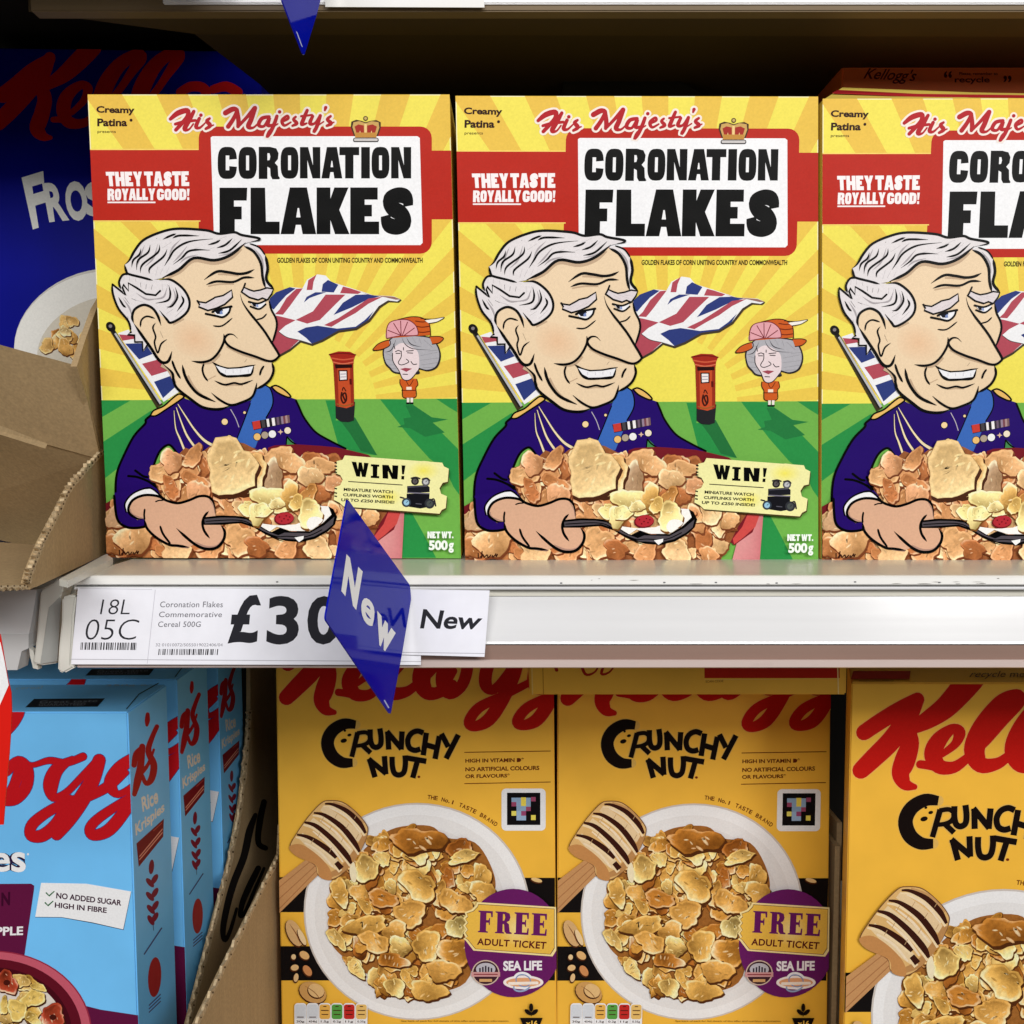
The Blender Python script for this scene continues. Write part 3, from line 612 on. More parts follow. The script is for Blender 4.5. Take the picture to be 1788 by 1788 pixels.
    for w, q in ((4.4, ((255, 382), (300, 340), (350, 250), (430, 155), (580, 86), (740, 52), (1000, 66), (1120, 98), (1260, 84), (1330, 110), (1470, 135), (1492, 153), (1420, 170))), (5, ((600, 503), (750, 430), (890, 321), (1080, 341), (1230, 291), (1365, 180))), (4, ((255, 382), (275, 450), (300, 470), (420, 500), (515, 526))), (4.2, ((575, 522), (680, 520), (790, 600), (847, 700), (842, 790), (780, 862), (680, 914), (640, 880), (575, 800))),
                 (4.4, ((340, 920), (325, 860), (350, 790), (430, 750), (510, 780), (560, 850), (590, 940))), (5, ((340, 920), (420, 1038), (500, 1150), (560, 1243), (610, 1280), (660, 1262), (690, 1175))), (3, ((400, 955), (410, 890), (460, 855), (535, 875))), (3, ((540, 915), (515, 960), (540, 1040), (530, 1100), (560, 1190), (590, 1110), (645, 1065))), (2.6, ((580, 990), (610, 1055))),
                 (3.8, ((222, 605), (205, 540), (240, 474), (300, 468))), (3.8, ((140, 560), (150, 655), (200, 785), (290, 900), (315, 1000))), (2.8, ((1400, 188), (1490, 224), (1546, 297))), (5, ((1546, 297), (1568, 410), (1556, 520), (1622, 600))), (4.8, ((1350, 212), (1440, 262), (1505, 370), (1522, 500), (1548, 598)))): p.stroke(zC(*q), BK, w, taper=.12)
    for q in (((315, 1000), (283, 1022), (347, 1028), (350, 1090), (418, 1088), (425, 1172), (468, 1112)), ((145, 562), (230, 630), (265, 662), (236, 592), (242, 562), (292, 622), (290, 550), (360, 590), (450, 650), (540, 662), (582, 622))): p.stroke(zC(*q), BK, 3.4, sm=False)
    p.part('face_lines_print')
    for w, q in ((4.6, ((985, 520), (1100, 446), (1200, 450), (1300, 466), (1380, 456), (1445, 425))), (4, ((1005, 565), (1100, 535), (1250, 540), (1350, 500), (1445, 502))), (2.6, ((1065, 942), (1150, 942), (1245, 870))), (2.6, ((1460, 887), (1520, 870), (1560, 830))),
                 (4.2, ((1315, 650), (1340, 730), (1400, 820), (1470, 905), (1540, 995), (1600, 1090), (1665, 1195), (1668, 1225), (1620, 1262), (1560, 1262), (1450, 1222), (1330, 1182), (1220, 1132), (1172, 1070), (1200, 1025), (1250, 1022), (1292, 1058))), (4.2, ((1165, 1015), (1168, 1080), (1120, 1180), (1050, 1252), (960, 1276), (870, 1265))),
                 (3.6, ((1575, 690), (1600, 790), (1640, 868), (1652, 940), (1632, 1030), (1605, 1108))), (4, ((1060, 1275), (1120, 1312), (1220, 1336), (1330, 1326), (1457, 1300))), (3.6, ((1085, 1300), (1130, 1375), (1190, 1406), (1310, 1402), (1410, 1392), (1442, 1310))), (3.4, ((1080, 1445), (1170, 1482), (1260, 1466), (1330, 1476), (1432, 1440))), (3.4, ((985, 1285), (970, 1340), (985, 1400), (1022, 1452))),
                 (3.6, ((1535, 1308), (1508, 1350), (1495, 1398))), (3, ((1378, 1248), (1355, 1276))), (4, ((690, 1258), (720, 1340), (770, 1428))), (5, ((785, 1300), (810, 1400), (860, 1490), (940, 1572), (1092, 1640))), (4, ((1050, 1555), (1130, 1622), (1230, 1668), (1330, 1643), (1420, 1598), (1455, 1530), (1468, 1462))), (4.4, ((1605, 1275), (1622, 1350), (1592, 1430), (1532, 1486), (1462, 1522))), (4.6, ((600, 1285), (690, 1370), (705, 1440), (738, 1515), (860, 1612), (960, 1682), (1060, 1706), (1150, 1702), (1222, 1672)))): p.stroke(zC(*q), BK, w, taper=.14)
    WH = (240, 240, 244)
    tb = zC((1085, 1300), (1200, 1332), (1320, 1326), (1440, 1306), (1415, 1385), (1300, 1400), (1190, 1402), (1130, 1370)); p.z += p.dz
    p.poly(tb, WH)
    for x in (1180, 1250, 1320, 1390): p.stroke(zC((x, 1345), (x+2, 1370)), (200, 196, 204), 1)
    p.stroke(tb, BK, 2.6, sm=False, closed=True)
    BR = (222, 212, 214)
    for q in (((920, 708), (935, 722), (1000, 732), (1075, 690), (1085, 682), (1160, 665), (1238, 615), (1246, 680), (1175, 745), (1100, 780), (1020, 802), (935, 768), (945, 750)), ((1350, 590), (1400, 612), (1440, 625), (1500, 615), (1560, 595), (1620, 605), (1605, 650), (1565, 705), (1520, 688), (1480, 705), (1400, 682), (1328, 632))):
        p.poly(zC(*q), BR); p.stroke(zC(*q), BK, 3, sm=False, closed=True)
    for q in (((980, 770), (1060, 730)), ((1060, 770), (1130, 720)), ((1130, 740), (1190, 690)), ((1400, 640), (1460, 680)), ((1450, 640), (1540, 670)), ((1500, 640), (1580, 650))): p.stroke(zC(*q), (170, 160, 164), 2, taper=.4)
    p.stroke(zC((1362, 555), (1345, 600), (1328, 632)), BK, 3)
    p.poly(zC((1075, 815), (1130, 790), (1228, 765), (1215, 820), (1160, 860), (1095, 845)), WH); p.poly(zC((1085, 812), (1150, 785), (1160, 800), (1130, 835), (1105, 835)), (10, 14, 30)); p.poly(zC((1130, 815), (1150, 800), (1158, 835), (1130, 838)), (120, 140, 190))
    p.stroke(zC((1062, 815), (1130, 787), (1236, 765)), BK, 4); p.stroke(zC((1000, 832), (1090, 850), (1160, 862), (1212, 820), (1226, 772)), BK, 3.6)
    p.poly(zC((1410, 735), (1480, 740), (1552, 712), (1540, 750), (1490, 785), (1440, 765)), WH); p.poly(zC((1420, 735), (1460, 735), (1462, 768), (1440, 765)), (10, 14, 30)); p.poly(zC((1462, 745), (1480, 745), (1484, 772), (1464, 770)), (140, 155, 200))
    p.stroke(zC((1395, 722), (1480, 738), (1560, 705)), BK, 3.4); p.stroke(zC((1410, 765), (1490, 788), (1550, 745)), BK, 3)

    # bowl of flakes
    p.part('bowl_print')
    p.poly(zE((-10, 1165), (40, 1145), (100, 1110), (140, 1130), (60, 1260), (-10, 1300)), (112, 26, 34))
    p.grad(zF((900, 1500), (1165, 1500), (1190, 1015), (1050, 1000), (960, 1250)), lambda x, y: (216, 146, 146) if x < 690 else (204, 120, 124))
    p.poly(zF((-60, 430), (0, 408), (200, 398), (420, 412), (560, 425), (700, 455), (860, 495), (1120, 700), (1160, 1010), (1095, 1180), (930, 1300), (600, 1000), (500, 560), (-60, 600)), (118, 28, 38))
    p.poly(zF((1050, 1005), (1160, 1010), (1120, 1130), (1010, 1230), (930, 1290), (915, 1240), (1000, 1130)), (204, 76, 72))
    p.part('flakes_print')
    rnd = random.Random(11)
    heap = zE((470, 800), (560, 770), (700, 700), (760, 640), (900, 690), (980, 630), (1140, 570), (1300, 600), (1420, 660)) + zF((30, 470), (110, 465), (260, 540), (300, 460), (420, 500), (570, 480), (640, 560), (700, 760), (1040, 1010), (960, 1130), (880, 1300), (800, 1450), (0, 1450)) + zE((900, 1660), (20, 1660), (20, 1250), (120, 1150), (260, 1080), (540, 1090), (460, 900))
    p.poly(heap, (150, 88, 48))
    PAL = [(226, 172, 116), (216, 152, 98), (203, 133, 80), (236, 192, 138), (190, 116, 66), (222, 160, 112)]
    def inside(x, y, q):
        r = False
        for i in range(len(q)):
            a, b = q[i-1], q[i]
            if (a[1] > y) != (b[1] > y) and x < (b[0]-a[0])*(y-a[1])/(b[1]-a[1]) + a[0]: r = not r
        return r
    n = 0
    while n < 210:
        x, y = rnd.uniform(185, 690), rnd.uniform(768, 978); r = rnd.uniform(13, 29)
        if all(inside(x + r*.62*math.cos(a), y + r*.62*math.sin(a), heap) for a in (0, 1.05, 2.1, 3.14, 4.2, 5.2)):
            p.flake(x, y, r, rnd.choice(PAL), rnd, blis=3, shadow=(126, 66, 34), gloss=.75); n += 1
    for x, y, r, cc in ((560, 880, 120, PAL[0]), (640, 760, 110, PAL[5]), (840, 720, 120, PAL[1]), (860, 940, 130, PAL[2]), (640, 1010, 110, PAL[4]), (880, 1060, 140, PAL[5]), (1600, 760, 170, PAL[0]), (1560, 920, 150, (176, 140, 104)), (300, 1480, 170, PAL[0]), (150, 1260, 120, (214, 170, 128)), (680, 1560, 160, PAL[3]), (1270, 1480, 150, PAL[0]), (1420, 1540, 120, PAL[4])):
        q = zE((x, y))[0]; p.flake(q[0], q[1], r*S34, cc, rnd, blis=6, shadow=(118, 60, 30), gloss=.75)
    for x, y, r, cc in ((150, 560, 130, PAL[0]), (420, 600, 140, PAL[0]), (330, 690, 110, PAL[3]), (560, 760, 90, PAL[5]), (120, 1360, 120, PAL[1]), (400, 1350, 130, PAL[3]), (700, 1000, 110, PAL[3]), (880, 1060, 90, PAL[0])):
        q = zF((x, y))[0]; p.flake(q[0], q[1], r*S34, cc, rnd, blis=6, shadow=(118, 60, 30), gloss=.75)
    q = zE((1330, 900))[0]; p.flake(q[0], q[1], 44, (228, 178, 112), rnd, asp=.6, ang=2.6, blis=4)
    q = zE((1190, 815))[0]; p.flake(q[0], q[1], 50, (236, 200, 140), rnd, asp=.88, ang=.3, blis=14, gloss=.45)
    # spoon
    p.part('spoon_print')
    so = zE((935, 1275), (1000, 1262), (1100, 1258), (1230, 1262), (1320, 1272), (1400, 1310), (1500, 1385), (1560, 1410)) + zF((60, 1160), (160, 1195), (330, 1195), (450, 1120), (530, 1040), (500, 965), (545, 990), (580, 1060), (560, 1130), (500, 1190), (380, 1262), (250, 1292), (110, 1282), (0, 1250)) + zE((1700, 1505), (1620, 1485), (1500, 1430), (1400, 1370), (1280, 1330), (1100, 1342), (940, 1350))
    p.poly(so, BK)
    p.poly(zE((945, 1292), (1100, 1278), (1230, 1280), (1330, 1295), (1420, 1345), (1520, 1405), (1620, 1440)) + zF((100, 1205), (330, 1210), (460, 1140), (555, 1060), (540, 1130), (480, 1180), (370, 1240), (240, 1270), (110, 1260)) + zE((1640, 1470), (1510, 1420), (1400, 1350), (1280, 1312), (1100, 1325), (950, 1332)), (78, 72, 78))
    p.stroke(zE((960, 1312), (1200, 1300), (1330, 1318), (1450, 1390), (1600, 1450)) + zF((120, 1238), (300, 1240), (440, 1180)), BK, 1.8)
    p.poly(zF((190, 1250), (275, 1235), (272, 1262), (232, 1292)), (240, 240, 240))
    p.poly(zE((1385, 1285), (1450, 1330), (1560, 1345)) + zF((40, 1140), (200, 1130), (330, 1080), (420, 960), (500, 965), (528, 1040), (450, 1115), (330, 1190), (160, 1190), (30, 1150)) + zE((1540, 1405), (1440, 1345)), (246, 244, 240))
    for x, y, r, cc, an in ((1340, 1200, 90, (238, 214, 140), 1.0), (1430, 1240, 110, (240, 220, 150), 2.2), (1530, 1090, 150, (236, 214, 142), .3), (1640, 1170, 90, (238, 216, 150), 1.4), (1480, 1210, 90, (242, 222, 152), 2.6)):
        q = zE((x, y))[0]; p.flake(q[0], q[1], r*S34, cc, rnd, asp=.72, ang=an, shadow=(120, 74, 30), blis=6)
    for x, y, r, cc in ((150, 860, 120, (226, 176, 98)), (320, 850, 90, (208, 146, 80)), (210, 930, 80, (232, 190, 110)), (30, 940, 70, (240, 216, 150)), (330, 1030, 140, (240, 212, 140))):
        q = zF((x, y))[0]; p.flake(q[0], q[1], r*S34, cc, rnd, asp=.75, shadow=(120, 74, 30), blis=6)
    q = zF((95, 1078))[0]; p.poly(ell(q[0], q[1], 17.5, 11.5, 24, rot=-5), (112, 20, 30)); p.poly(ell(q[0]+1, q[1]-1, 16, 10, 24, rot=-5), (176, 44, 54))
    for dx, dy in ((-8, -3), (0, 0), (7, 2), (-4, 4), (4, -5), (10, -3)): p.poly(ell(q[0]+dx, q[1]+dy, 1.5, 1.2, 8), (96, 14, 24))
    p.poly(zF((300, 1130), (330, 1070), (400, 1060), (450, 1090), (400, 1140), (340, 1180)), (246, 244, 240), sm=True)
    # sleeve end, cuff and hand over the bowl
    p.part('hand_print')
    p.poly(zE((126, 1050), (490, 1000), (560, 1085), (480, 1060), (400, 1070), (300, 1105), (255, 1180), (250, 1240), (330, 1300), (420, 1290), (420, 1358), (330, 1372), (230, 1362), (150, 1290), (122, 1110)), NAVY)
    p.stroke(zE((122, 1080), (150, 1290), (230, 1362), (330, 1372), (420, 1355)), BK, 4.4)
    p.poly(zE((232, 1225), (222, 1150), (280, 1070), (380, 1022), (460, 1015), (555, 1085), (480, 1062), (380, 1075), (300, 1110), (255, 1180), (250, 1228)), (242, 242, 244)); p.stroke(zE((232, 1228), (220, 1150), (280, 1068), (380, 1018), (462, 1012), (556, 1088)), BK, 3)
    HS = (218, 172, 142)
    hand = zE((250, 1225), (255, 1180), (300, 1112), (400, 1075), (520, 1082), (600, 1122), (700, 1145), (800, 1122), (900, 1085), (980, 1090), (1030, 1150), (1048, 1262), (935, 1275), (940, 1345), (1095, 1345), (1130, 1410), (1115, 1490), (1050, 1552), (950, 1560), (860, 1522), (800, 1548), (700, 1532), (620, 1520), (500, 1452), (420, 1370), (400, 1290), (330, 1285))
    p.poly(hand, HS)
    for q in (((420, 1380, 8), (510, 1465, 20), (640, 1530, 16), (800, 1555, 12)), ((860, 1500, 8), (960, 1545, 22), (1060, 1535, 16), (1115, 1470, 8)), ((270, 1200, 8), (290, 1250, 14), (400, 1290, 8)), ((990, 1110, 6), (1032, 1180, 10), (1040, 1240, 6))): p.stroke(zE(*q), (176, 138, 122), cap=False)
    for w, q in ((4.6, ((400, 1290), (330, 1285), (262, 1240), (255, 1180), (300, 1112), (400, 1073), (520, 1082), (600, 1122), (700, 1146), (800, 1122), (900, 1083), (985, 1090), (1032, 1150), (1050, 1262))), (4.6, ((398, 1290), (420, 1372), (500, 1455), (620, 1524), (700, 1534), (810, 1550))), (5, ((1095, 1345), (1132, 1410), (1115, 1492), (1050, 1555), (950, 1562), (860, 1522), (770, 1450), (690, 1375))),
                 (4, ((540, 1350), (570, 1430), (640, 1522))), (3.4, ((402, 1195), (396, 1250), (400, 1300))), (4.4, ((985, 1220), (945, 1270), (928, 1330), (945, 1400), (995, 1468))), (2.4, ((495, 1135), (530, 1122), (575, 1120)))): p.stroke(zE(*q), BK, w, taper=.12)
    # ticket
    p.part('ticket_print')
    tk = zF((650, 500), (1540, 566), (1556, 600), (1600, 622), (1590, 740), (1545, 750), (1515, 800), (1530, 850), (1582, 872), (1572, 980), (1535, 998), (1515, 1032), (640, 966), (600, 930), (550, 905), (560, 790), (608, 772), (632, 722), (610, 680), (566, 662), (576, 552), (630, 540))
    p.poly([(x+1.2, y+2.4) for x, y in tk], (74, 60, 30)); p.poly(tk, (240, 236, 168))
    for cx, cy, rx, ry in ((1370, 640, 150, 90), (1050, 880, 120, 80)):
        q = zF((cx, cy))[0]; p.grad(ell(q[0], q[1], rx*S34, ry*S34, 20), lambda x, y, q=q: (242, 230, 96) if abs(x-q[0]) < 2 and abs(y-q[1]) < 2 else (240, 236, 168))
    for y in (565, 595, 625, 650, 800, 840, 870): p.stroke(zF((556, y), (580, y+6)), (30, 26, 20), 2.4, sm=False, cap=False)
    p.heavy('W', zF((712, 556), (868, 570), (862, 700), (735, 690)), BK); p.heavy('I', zF((905, 580), (950, 583), (945, 706), (905, 703)), BK); p.heavy('N', zF((992, 585), (1140, 592), (1132, 718), (996, 710)), BK); p.heavy('!', zF((1168, 590), (1205, 592), (1196, 720), (1162, 718)), BK)
    for y0 in (580, 685): p.poly(zF((888, y0), (965, y0+4), (965, y0+24), (888, y0+20)), BK)
    p.stroke(zF((685, 738), (1175, 770)), (60, 56, 40), 1.6, sm=False)
    p.text('MINIATURE WATCH', zF((642, 795), (1090, 820), (1088, 848), (640, 824)), BK, fat=.03); p.text('CUFFLINKS WORTH', zF((636, 845), (1090, 868), (1088, 895), (634, 872)), BK, fat=.03); p.text('UP TO £250 INSIDE!', zF((620, 890), (1105, 915), (1102, 942), (616, 918)), BK, fat=.03)
    p.poly(zF((1220, 780), (1400, 770), (1425, 790), (1425, 835), (1220, 845)), (26, 26, 34)); p.poly(zF((1215, 850), (1425, 845), (1418, 970), (1340, 985), (1215, 965)), (20, 20, 26)); p.stroke(zF((1228, 840), (1420, 848)), (120, 116, 130), 2); p.stroke(zF((1228, 790), (1400, 780)), (80, 78, 92), 1.6); p.stroke(zF((1300, 940), (1350, 945)), (90, 90, 100), 1.4)
    for x, y, r, a, b in ((1292, 735, 36, (30, 26, 28), (90, 84, 84)), (1390, 742, 38, (90, 88, 92), (190, 190, 194)), (1213, 930, 42, (50, 60, 72), (150, 196, 222)), (1425, 940, 46, (48, 50, 56), (74, 80, 78))):
        q = zF((x, y))[0]; p.poly(ell(q[0], q[1], r*S34, r*S34, 18), a); p.poly(ell(q[0], q[1], r*S34*.62, r*S34*.62, 16), b); p.stroke([(q[0], q[1]), (q[0]+2.4, q[1]-2.4)], (30, 30, 36), 1)
    for q in (((1258, 708), (1300, 700), (1335, 712)), ((1360, 716), (1400, 708), (1425, 728)), ((1158, 882), (1190, 890)), ((1440, 905), (1465, 900), (1480, 960))): p.stroke(zF(*q), (44, 40, 44), 2.6)
    p.part('weight_print')
    p.heavy('NET WT.', zF((1405, 1195), (1642, 1195), (1642, 1256), (1405, 1256)), (240, 246, 240), spc=.2, gap=.05)
    p.text('500', zF((1418, 1275), (1590, 1275), (1590, 1365), (1418, 1365)), (240, 246, 240), fat=.045); p.text('g', zF((1598, 1298), (1645, 1298), (1645, 1388), (1598, 1388)), (240, 246, 240), fat=.04)
    p.part('signature_print')
    for q in (((170, 1575), (172, 1615)), ((190, 1610), (215, 1590), (225, 1612), (250, 1590), (262, 1614), (285, 1592)), ((205, 1560), (200, 1618)), ((300, 1595), (305, 1612), (325, 1590)), ((330, 1580), (335, 1608), (345, 1585))): p.stroke(zE(*q), (50, 20, 12), 1.8)
    return p

box_root = empty('cereal_box', OB, 'yellow Coronation Flakes box at the left end of the row, behind the blue diamond sign', 'cereal box', 'yellow Coronation Flakes boxes in a row')
def carton(parent, front, depth, o, m, bevel=.0008):
    f = [v - o for v in front]; b = [v + Vector((0, depth, 0)) for v in f]
    return hexa('carton', f, b, m, parent, bevel)
M_YCARD = mat('yellow_card', lin((232, 204, 92)), rough=.4, spec=.3, noise=[(30, .95, 1.04, ONE)])
M_OCARD = mat('orange_yellow_card', lin((236, 180, 60)), rough=.4, spec=.3, noise=[(30, .95, 1.04, ONE)])
M_BCARD = mat('sky_blue_card', lin((112, 190, 244)), rough=.4, spec=.3, noise=[(30, .95, 1.04, ONE)])
M_NCARD = mat('navy_card', lin((6, 12, 128)), rough=.4, spec=.06, noise=[(30, .95, 1.04, ONE)])
carton(box_root, FB, .07, OB, M_YCARD)
put_print(coronation_print(), box_root, food=('flakes_print',))
b2 = copy_thing(box_root, OB + onY(812, 978, .5435) - onY(190, 973, YB), 'yellow Coronation Flakes cereal box in the middle of the row of three')
b3 = copy_thing(box_root, OB + onY(1433, 978.5, .5435) - onY(190, 973, YB), 'yellow Coronation Flakes box on the right, cut by the picture edge, top flap lifting')
b3.scale = (.994, 1, .996)
b2.rotation_euler.z = math.radians(.35); b3.rotation_euler.z = math.radians(-.25)
# lifted top flap of the right-hand box
d = b3.location
fl = [onY(1437, 170, .5440), onY(1990, 176, .5440), onY(2000, 164, .578), onY(1700, 158, .580), onY(1470, 149, .582)]
slab('top_flap', fl, Vector((0, .0003, -.0007)), M_YCARD, b3, d)
st = [onY(1452, 162, .5585)+Vector((0, -.0002, .0004)), onY(1650, 169, .560), onY(1990, 170.5, .560), onY(1990, 168, .567), onY(1650, 165, .567), onY(1462, 157, .5672)+Vector((0, -.0002, .0004))]
slab('red_flap_strip', [s + Vector((0, -.0003, .0006)) for s in st], Vector((0, .0002, -.0003)), mat('red_card', lin((150, 20, 30)), rough=.5), b3, d)
# ------------------------------------------------------------ shelf under the coronation boxes
ZS = FB[3].z - .0010
YR = onZ(894, 1006, ZS).y
def zr(py): return onY(894, py, YR).z
shelf = empty('shelf', (0.3, YR+.26, ZS), 'pale grey middle shelf with a white price rail, carrying the yellow boxes', 'shelf')
SO = Vector(shelf.location)
def sh(v): return v
XL = onY(131, 1090, YR).x
def shelf_part(fn, *a, **k):
    o = fn(*a, **k); o.location = -SO; return o
shelf_part(block, 'shelf_plate', XL+.002, 1.3, YR+.004, YR+.53, ZS-.010, ZS, M_SHELFTOP, shelf)
zt, zb = zr(1006), zr(1168)
shelf_part(prism, 'rail_lip', [(YR+.012, ZS-.0004), (YR+.0012, zt), (YR, zt-.0008), (YR, zr(1020)), (YR+.0010, zr(1022.5)), (YR+.012, zr(1022.5))], XL, 1.3, M_WHITE, shelf)
shelf_part(prism, 'rail_groove', [(YR+.0030, zr(1022.5)), (YR+.0030, zr(1025)), (YR+.012, zr(1025)), (YR+.012, zr(1022.5))], XL, 1.3, M_LINE, shelf)
shelf_part(prism, 'price_rail', [(YR+.0006, zr(1025)), (YR+.0002, zr(1027)), (YR+.0004, zr(1029.5)), (YR+.0058, zr(1031)), (YR+.0052, zr(1036)), (YR+.0030, zr(1080)), (YR+.0010, zr(1121)), (YR+.0006, zr(1125)), (YR+.012, zr(1125)), (YR+.012, zr(1025))], XL, 1.3, M_RAIL, shelf, smoothsh=False)
shelf_part(prism, 'rail_groove', [(YR+.0025, zr(1125)), (YR+.0025, zr(1127.5)), (YR+.012, zr(1127.5)), (YR+.012, zr(1125))], XL, 1.3, M_LINE, shelf)
shelf_part(prism, 'rail_flap', [(YR+.0012, zr(1127.5)), (YR+.0034, zr(1154)), (YR+.012, zr(1154)), (YR+.012, zr(1127.5))], XL, 1.3, M_RAILLOW, shelf)
shelf_part(prism, 'rail_bottom_edge', [(YR+.0022, zr(1154)), (YR+.0012, zr(1156)), (YR+.0012, zr(1166)), (YR+.0022, zr(1168)), (YR+.012, zr(1168)), (YR+.012, zr(1154))], XL, 1.3, mat('pinkish_rail_edge', lin((196, 178, 172)), rough=.25, spec=.5), shelf)
for i, px in enumerate((484, 1160, 1356, 1493, 1250, 980, 700, 1640)):
    q = onY(px, 1016 + (i % 3), YR)
    shelf_part(block, 'lip_nick', q.x-.0005, q.x+.0005, q.y-.00025, q.y+.001, q.z-.00025, q.z+.0003, M_LINE, shelf)

p = Print(lambda x, y: onY(x, y, YR), NF, SO, z0=2e-4); p.part('rail_scuffs')
rnd = random.Random(2)
for i in range(15):
    x = rnd.uniform(870, 1780); y = rnd.choice((1010, 1013, 1016, 1019, 1019)); w_ = rnd.uniform(3, 26)
    p.stroke([(x, y), (x+w_*.5, y+rnd.uniform(-.5, .5)), (x+w_, y+rnd.uniform(-.6, .6))], rnd.choice(((176, 174, 168), (150, 146, 140), (120, 116, 110))), rnd.uniform(.5, 1.2), taper=.4)
for i in range(16):
    x = rnd.uniform(870, 1780); y = rnd.uniform(1156, 1166); w_ = rnd.uniform(6, 60)
    p.stroke([(x, y), (x+w_, y+rnd.uniform(-1, 1))], rnd.choice(((150, 130, 122), (214, 200, 196))), rnd.uniform(.5, 1), taper=.4)
put_print(p, shelf)

# end fittings between the two bays
def fitting(name, label, pts, Y, thick, m):
    w = [onY(x, y, Y) for x, y in pts]; o = sum(w, Vector())/len(w)
    e = slab(name, w, Vector((0, thick, 0)), m, None, o); e.location = o
    bm = bmesh.new(); bm.from_mesh(e.data)
    bmesh.ops.bevel(bm, geom=[x for x in bm.edges if x.calc_face_angle(0) > .5], offset=.0012, segments=3, affect='EDGES', clamp_overlap=True)
    bm.to_mesh(e.data); bm.free()
    return tag(e, label, 'shelf fitting')
fitting('rail_end_cap', 'ivory plastic end cap at the left end of the price rail', zR4((400, 315), (432, 296), (498, 298), (480, 420), (462, 745), (492, 762), (412, 806), (372, 790), (380, 640), (398, 470)), YR-.001, .012, M_PLAST)
br = fitting('shelf_bracket', 'white bracket end with a grey recess between the two price rails', zR4((262, 270), (300, 240), (345, 218), (376, 186), (412, 200), (405, 285), (392, 300), (372, 738), (275, 752), (216, 738), (238, 560)), YR+.013, .012, M_PLAST)
q = [onY(*p, YR+.0122) - Vector(br.location) for p in zR4((318, 375), (385, 310), (398, 320), (372, 725), (262, 742), (300, 500))]
slab('recess', q, Vector((0, .0006, 0)), M_GREYP, br)
w = [onZ(*p, ZS+.003) for p in zR4((385, 190), (520, 118), (690, 28), (735, 56), (700, 76), (560, 142), (440, 202))]
o = sum(w, Vector())/len(w); e = slab('shelf_end_strip', w, Vector((0, 0, -.003)), M_PLAST, None, o); e.location = o
tag(e, 'white strip running back along the left end of the middle shelf', 'shelf fitting')
# neighbouring bay, left
ZL = ZS - .004
ls = empty('shelf', onY(-40, 1100, YR+.02), 'left neighbouring shelf with a light grey rail under the torn carton', 'shelf'); LO = Vector(ls.location)
w = [onY(*p, YR+.016) - LO for p in zR4((-420, 285), (240, 258), (214, 420), (186, 560), (190, 640), (-420, 640))]
slab('price_rail', w, Vector((0, .01, 0)), M_RAIL, ls)
w = [onY(*p, YR+.0155) - LO for p in zR4((-420, 548), (186, 548), (186, 640), (140, 660), (112, 782), (-420, 782))]
slab('rail_flap', w, Vector((0, .011, 0)), mat('grey_clear_flap', lin((205, 205, 205)), rough=.2, spec=.5), ls)
w = [onY(*p, YR+.0160) - LO for p in zR4((190, 640), (215, 655), (250, 778), (215, 770), (195, 690))]
slab('clip', w, Vector((0, .004, 0)), M_PLAST, ls)
o = block('shelf_plate', -1.0, XL-.012, YR+.03, YR+.53, ZL-.012, ZL, M_SHELFTOP, ls); o.location = -LO

# price labels
def label_print(Y, clip=None): return Print(lambda x, y: onY(x, y, Y), NF, Vector((0, 0, 0)), clip)
def barcode(p, q, seed):
    rnd = random.Random(seed); x = 0.0
    while x < .985:
        w = rnd.choice((.006, .010, .016, .024)); a, b = x, min(1, x + w)
        p.poly([quadmap(q, a, 1), quadmap(q, b, 1), quadmap(q, b, 0), quadmap(q, a, 0)], (36, 34, 40)); p.z -= p.dz
        x += w + rnd.choice((.008, .012, .018, .026))
    p.z += p.dz
YP = YR - .0016
def paper(name, label, px, Y, group=None):
    w = [onY(x, y, Y) for x, y in px]; o = sum(w, Vector())/4
    root = empty(name, o, label, 'price label', group)
    s = slab('paper', w, Vector((0, .0003, 0)), None, root, o)
    s.data.materials.clear(); s.data.materials.append(mat('white_label_paper', lin((236, 236, 244)), rough=.5, spec=.25, noise=[(120, .97, 1.02, ONE)]))
    return root, o
lab, lo = paper('price_label', 'long white shelf label with the £30 price, barcodes and small grey print', [(136, 1026), (734, 1030), (735, 1161), (124, 1160)], YP)
p = label_print(YP); p.o = lo
p.part('label_print')
DK = (34, 34, 42)
p.text('18L', zR4((655, 322), (850, 322), (843, 420), (650, 420)), DK, fat=-.012, shear=.12)
p.text('05C', zR4((562, 452), (908, 452), (895, 585), (555, 585)), DK, fat=-.016, shear=.12)
for s, q in (('Coronation Flakes', ((1043, 336), (1450, 336), (1449, 374), (1041, 374))), ('Commemorative', ((1036, 402), (1445, 402), (1443, 438), (1034, 438))), ('Cereal 500G', ((1030, 466), (1308, 466), (1305, 502), (1028, 502)))): p.text(s, zR4(*q), (112, 110, 118), fat=.004, shear=.06, spc=1.05)
barcode(p, zR4((527, 602), (895, 604), (891, 652), (523, 650)), 3); barcode(p, zR4((1033, 645), (1422, 645), (1418, 684), (1029, 684)), 5)
p.text('32 01010072/5055019022406/04', zR4((1014, 608), (1449, 608), (1448, 628), (1012, 628)), (140, 138, 146))
p.text('£', zR4((1500, 292), (1700, 292), (1692, 610), (1480, 610)), DK, fat=.035, shear=.05)
p.text('3', z6((112, 352), (322, 352), (316, 682), (96, 682)), DK, fat=.03); p.text('0', z6((380, 352), (600, 352), (594, 682), (372, 682)), DK, fat=.03)
p.stroke(zR4((1010, 260), (958, 740)), (206, 204, 214), 1, sm=False, cap=False); p.stroke([(124, 1151), (735, 1155)], (190, 188, 196), 1.3, sm=False, cap=False)
p.stroke(zR4((520, 250), (990, 258)), (214, 212, 220), 1, sm=False, cap=False)
put_print(p, lab, m=M_PAPER)
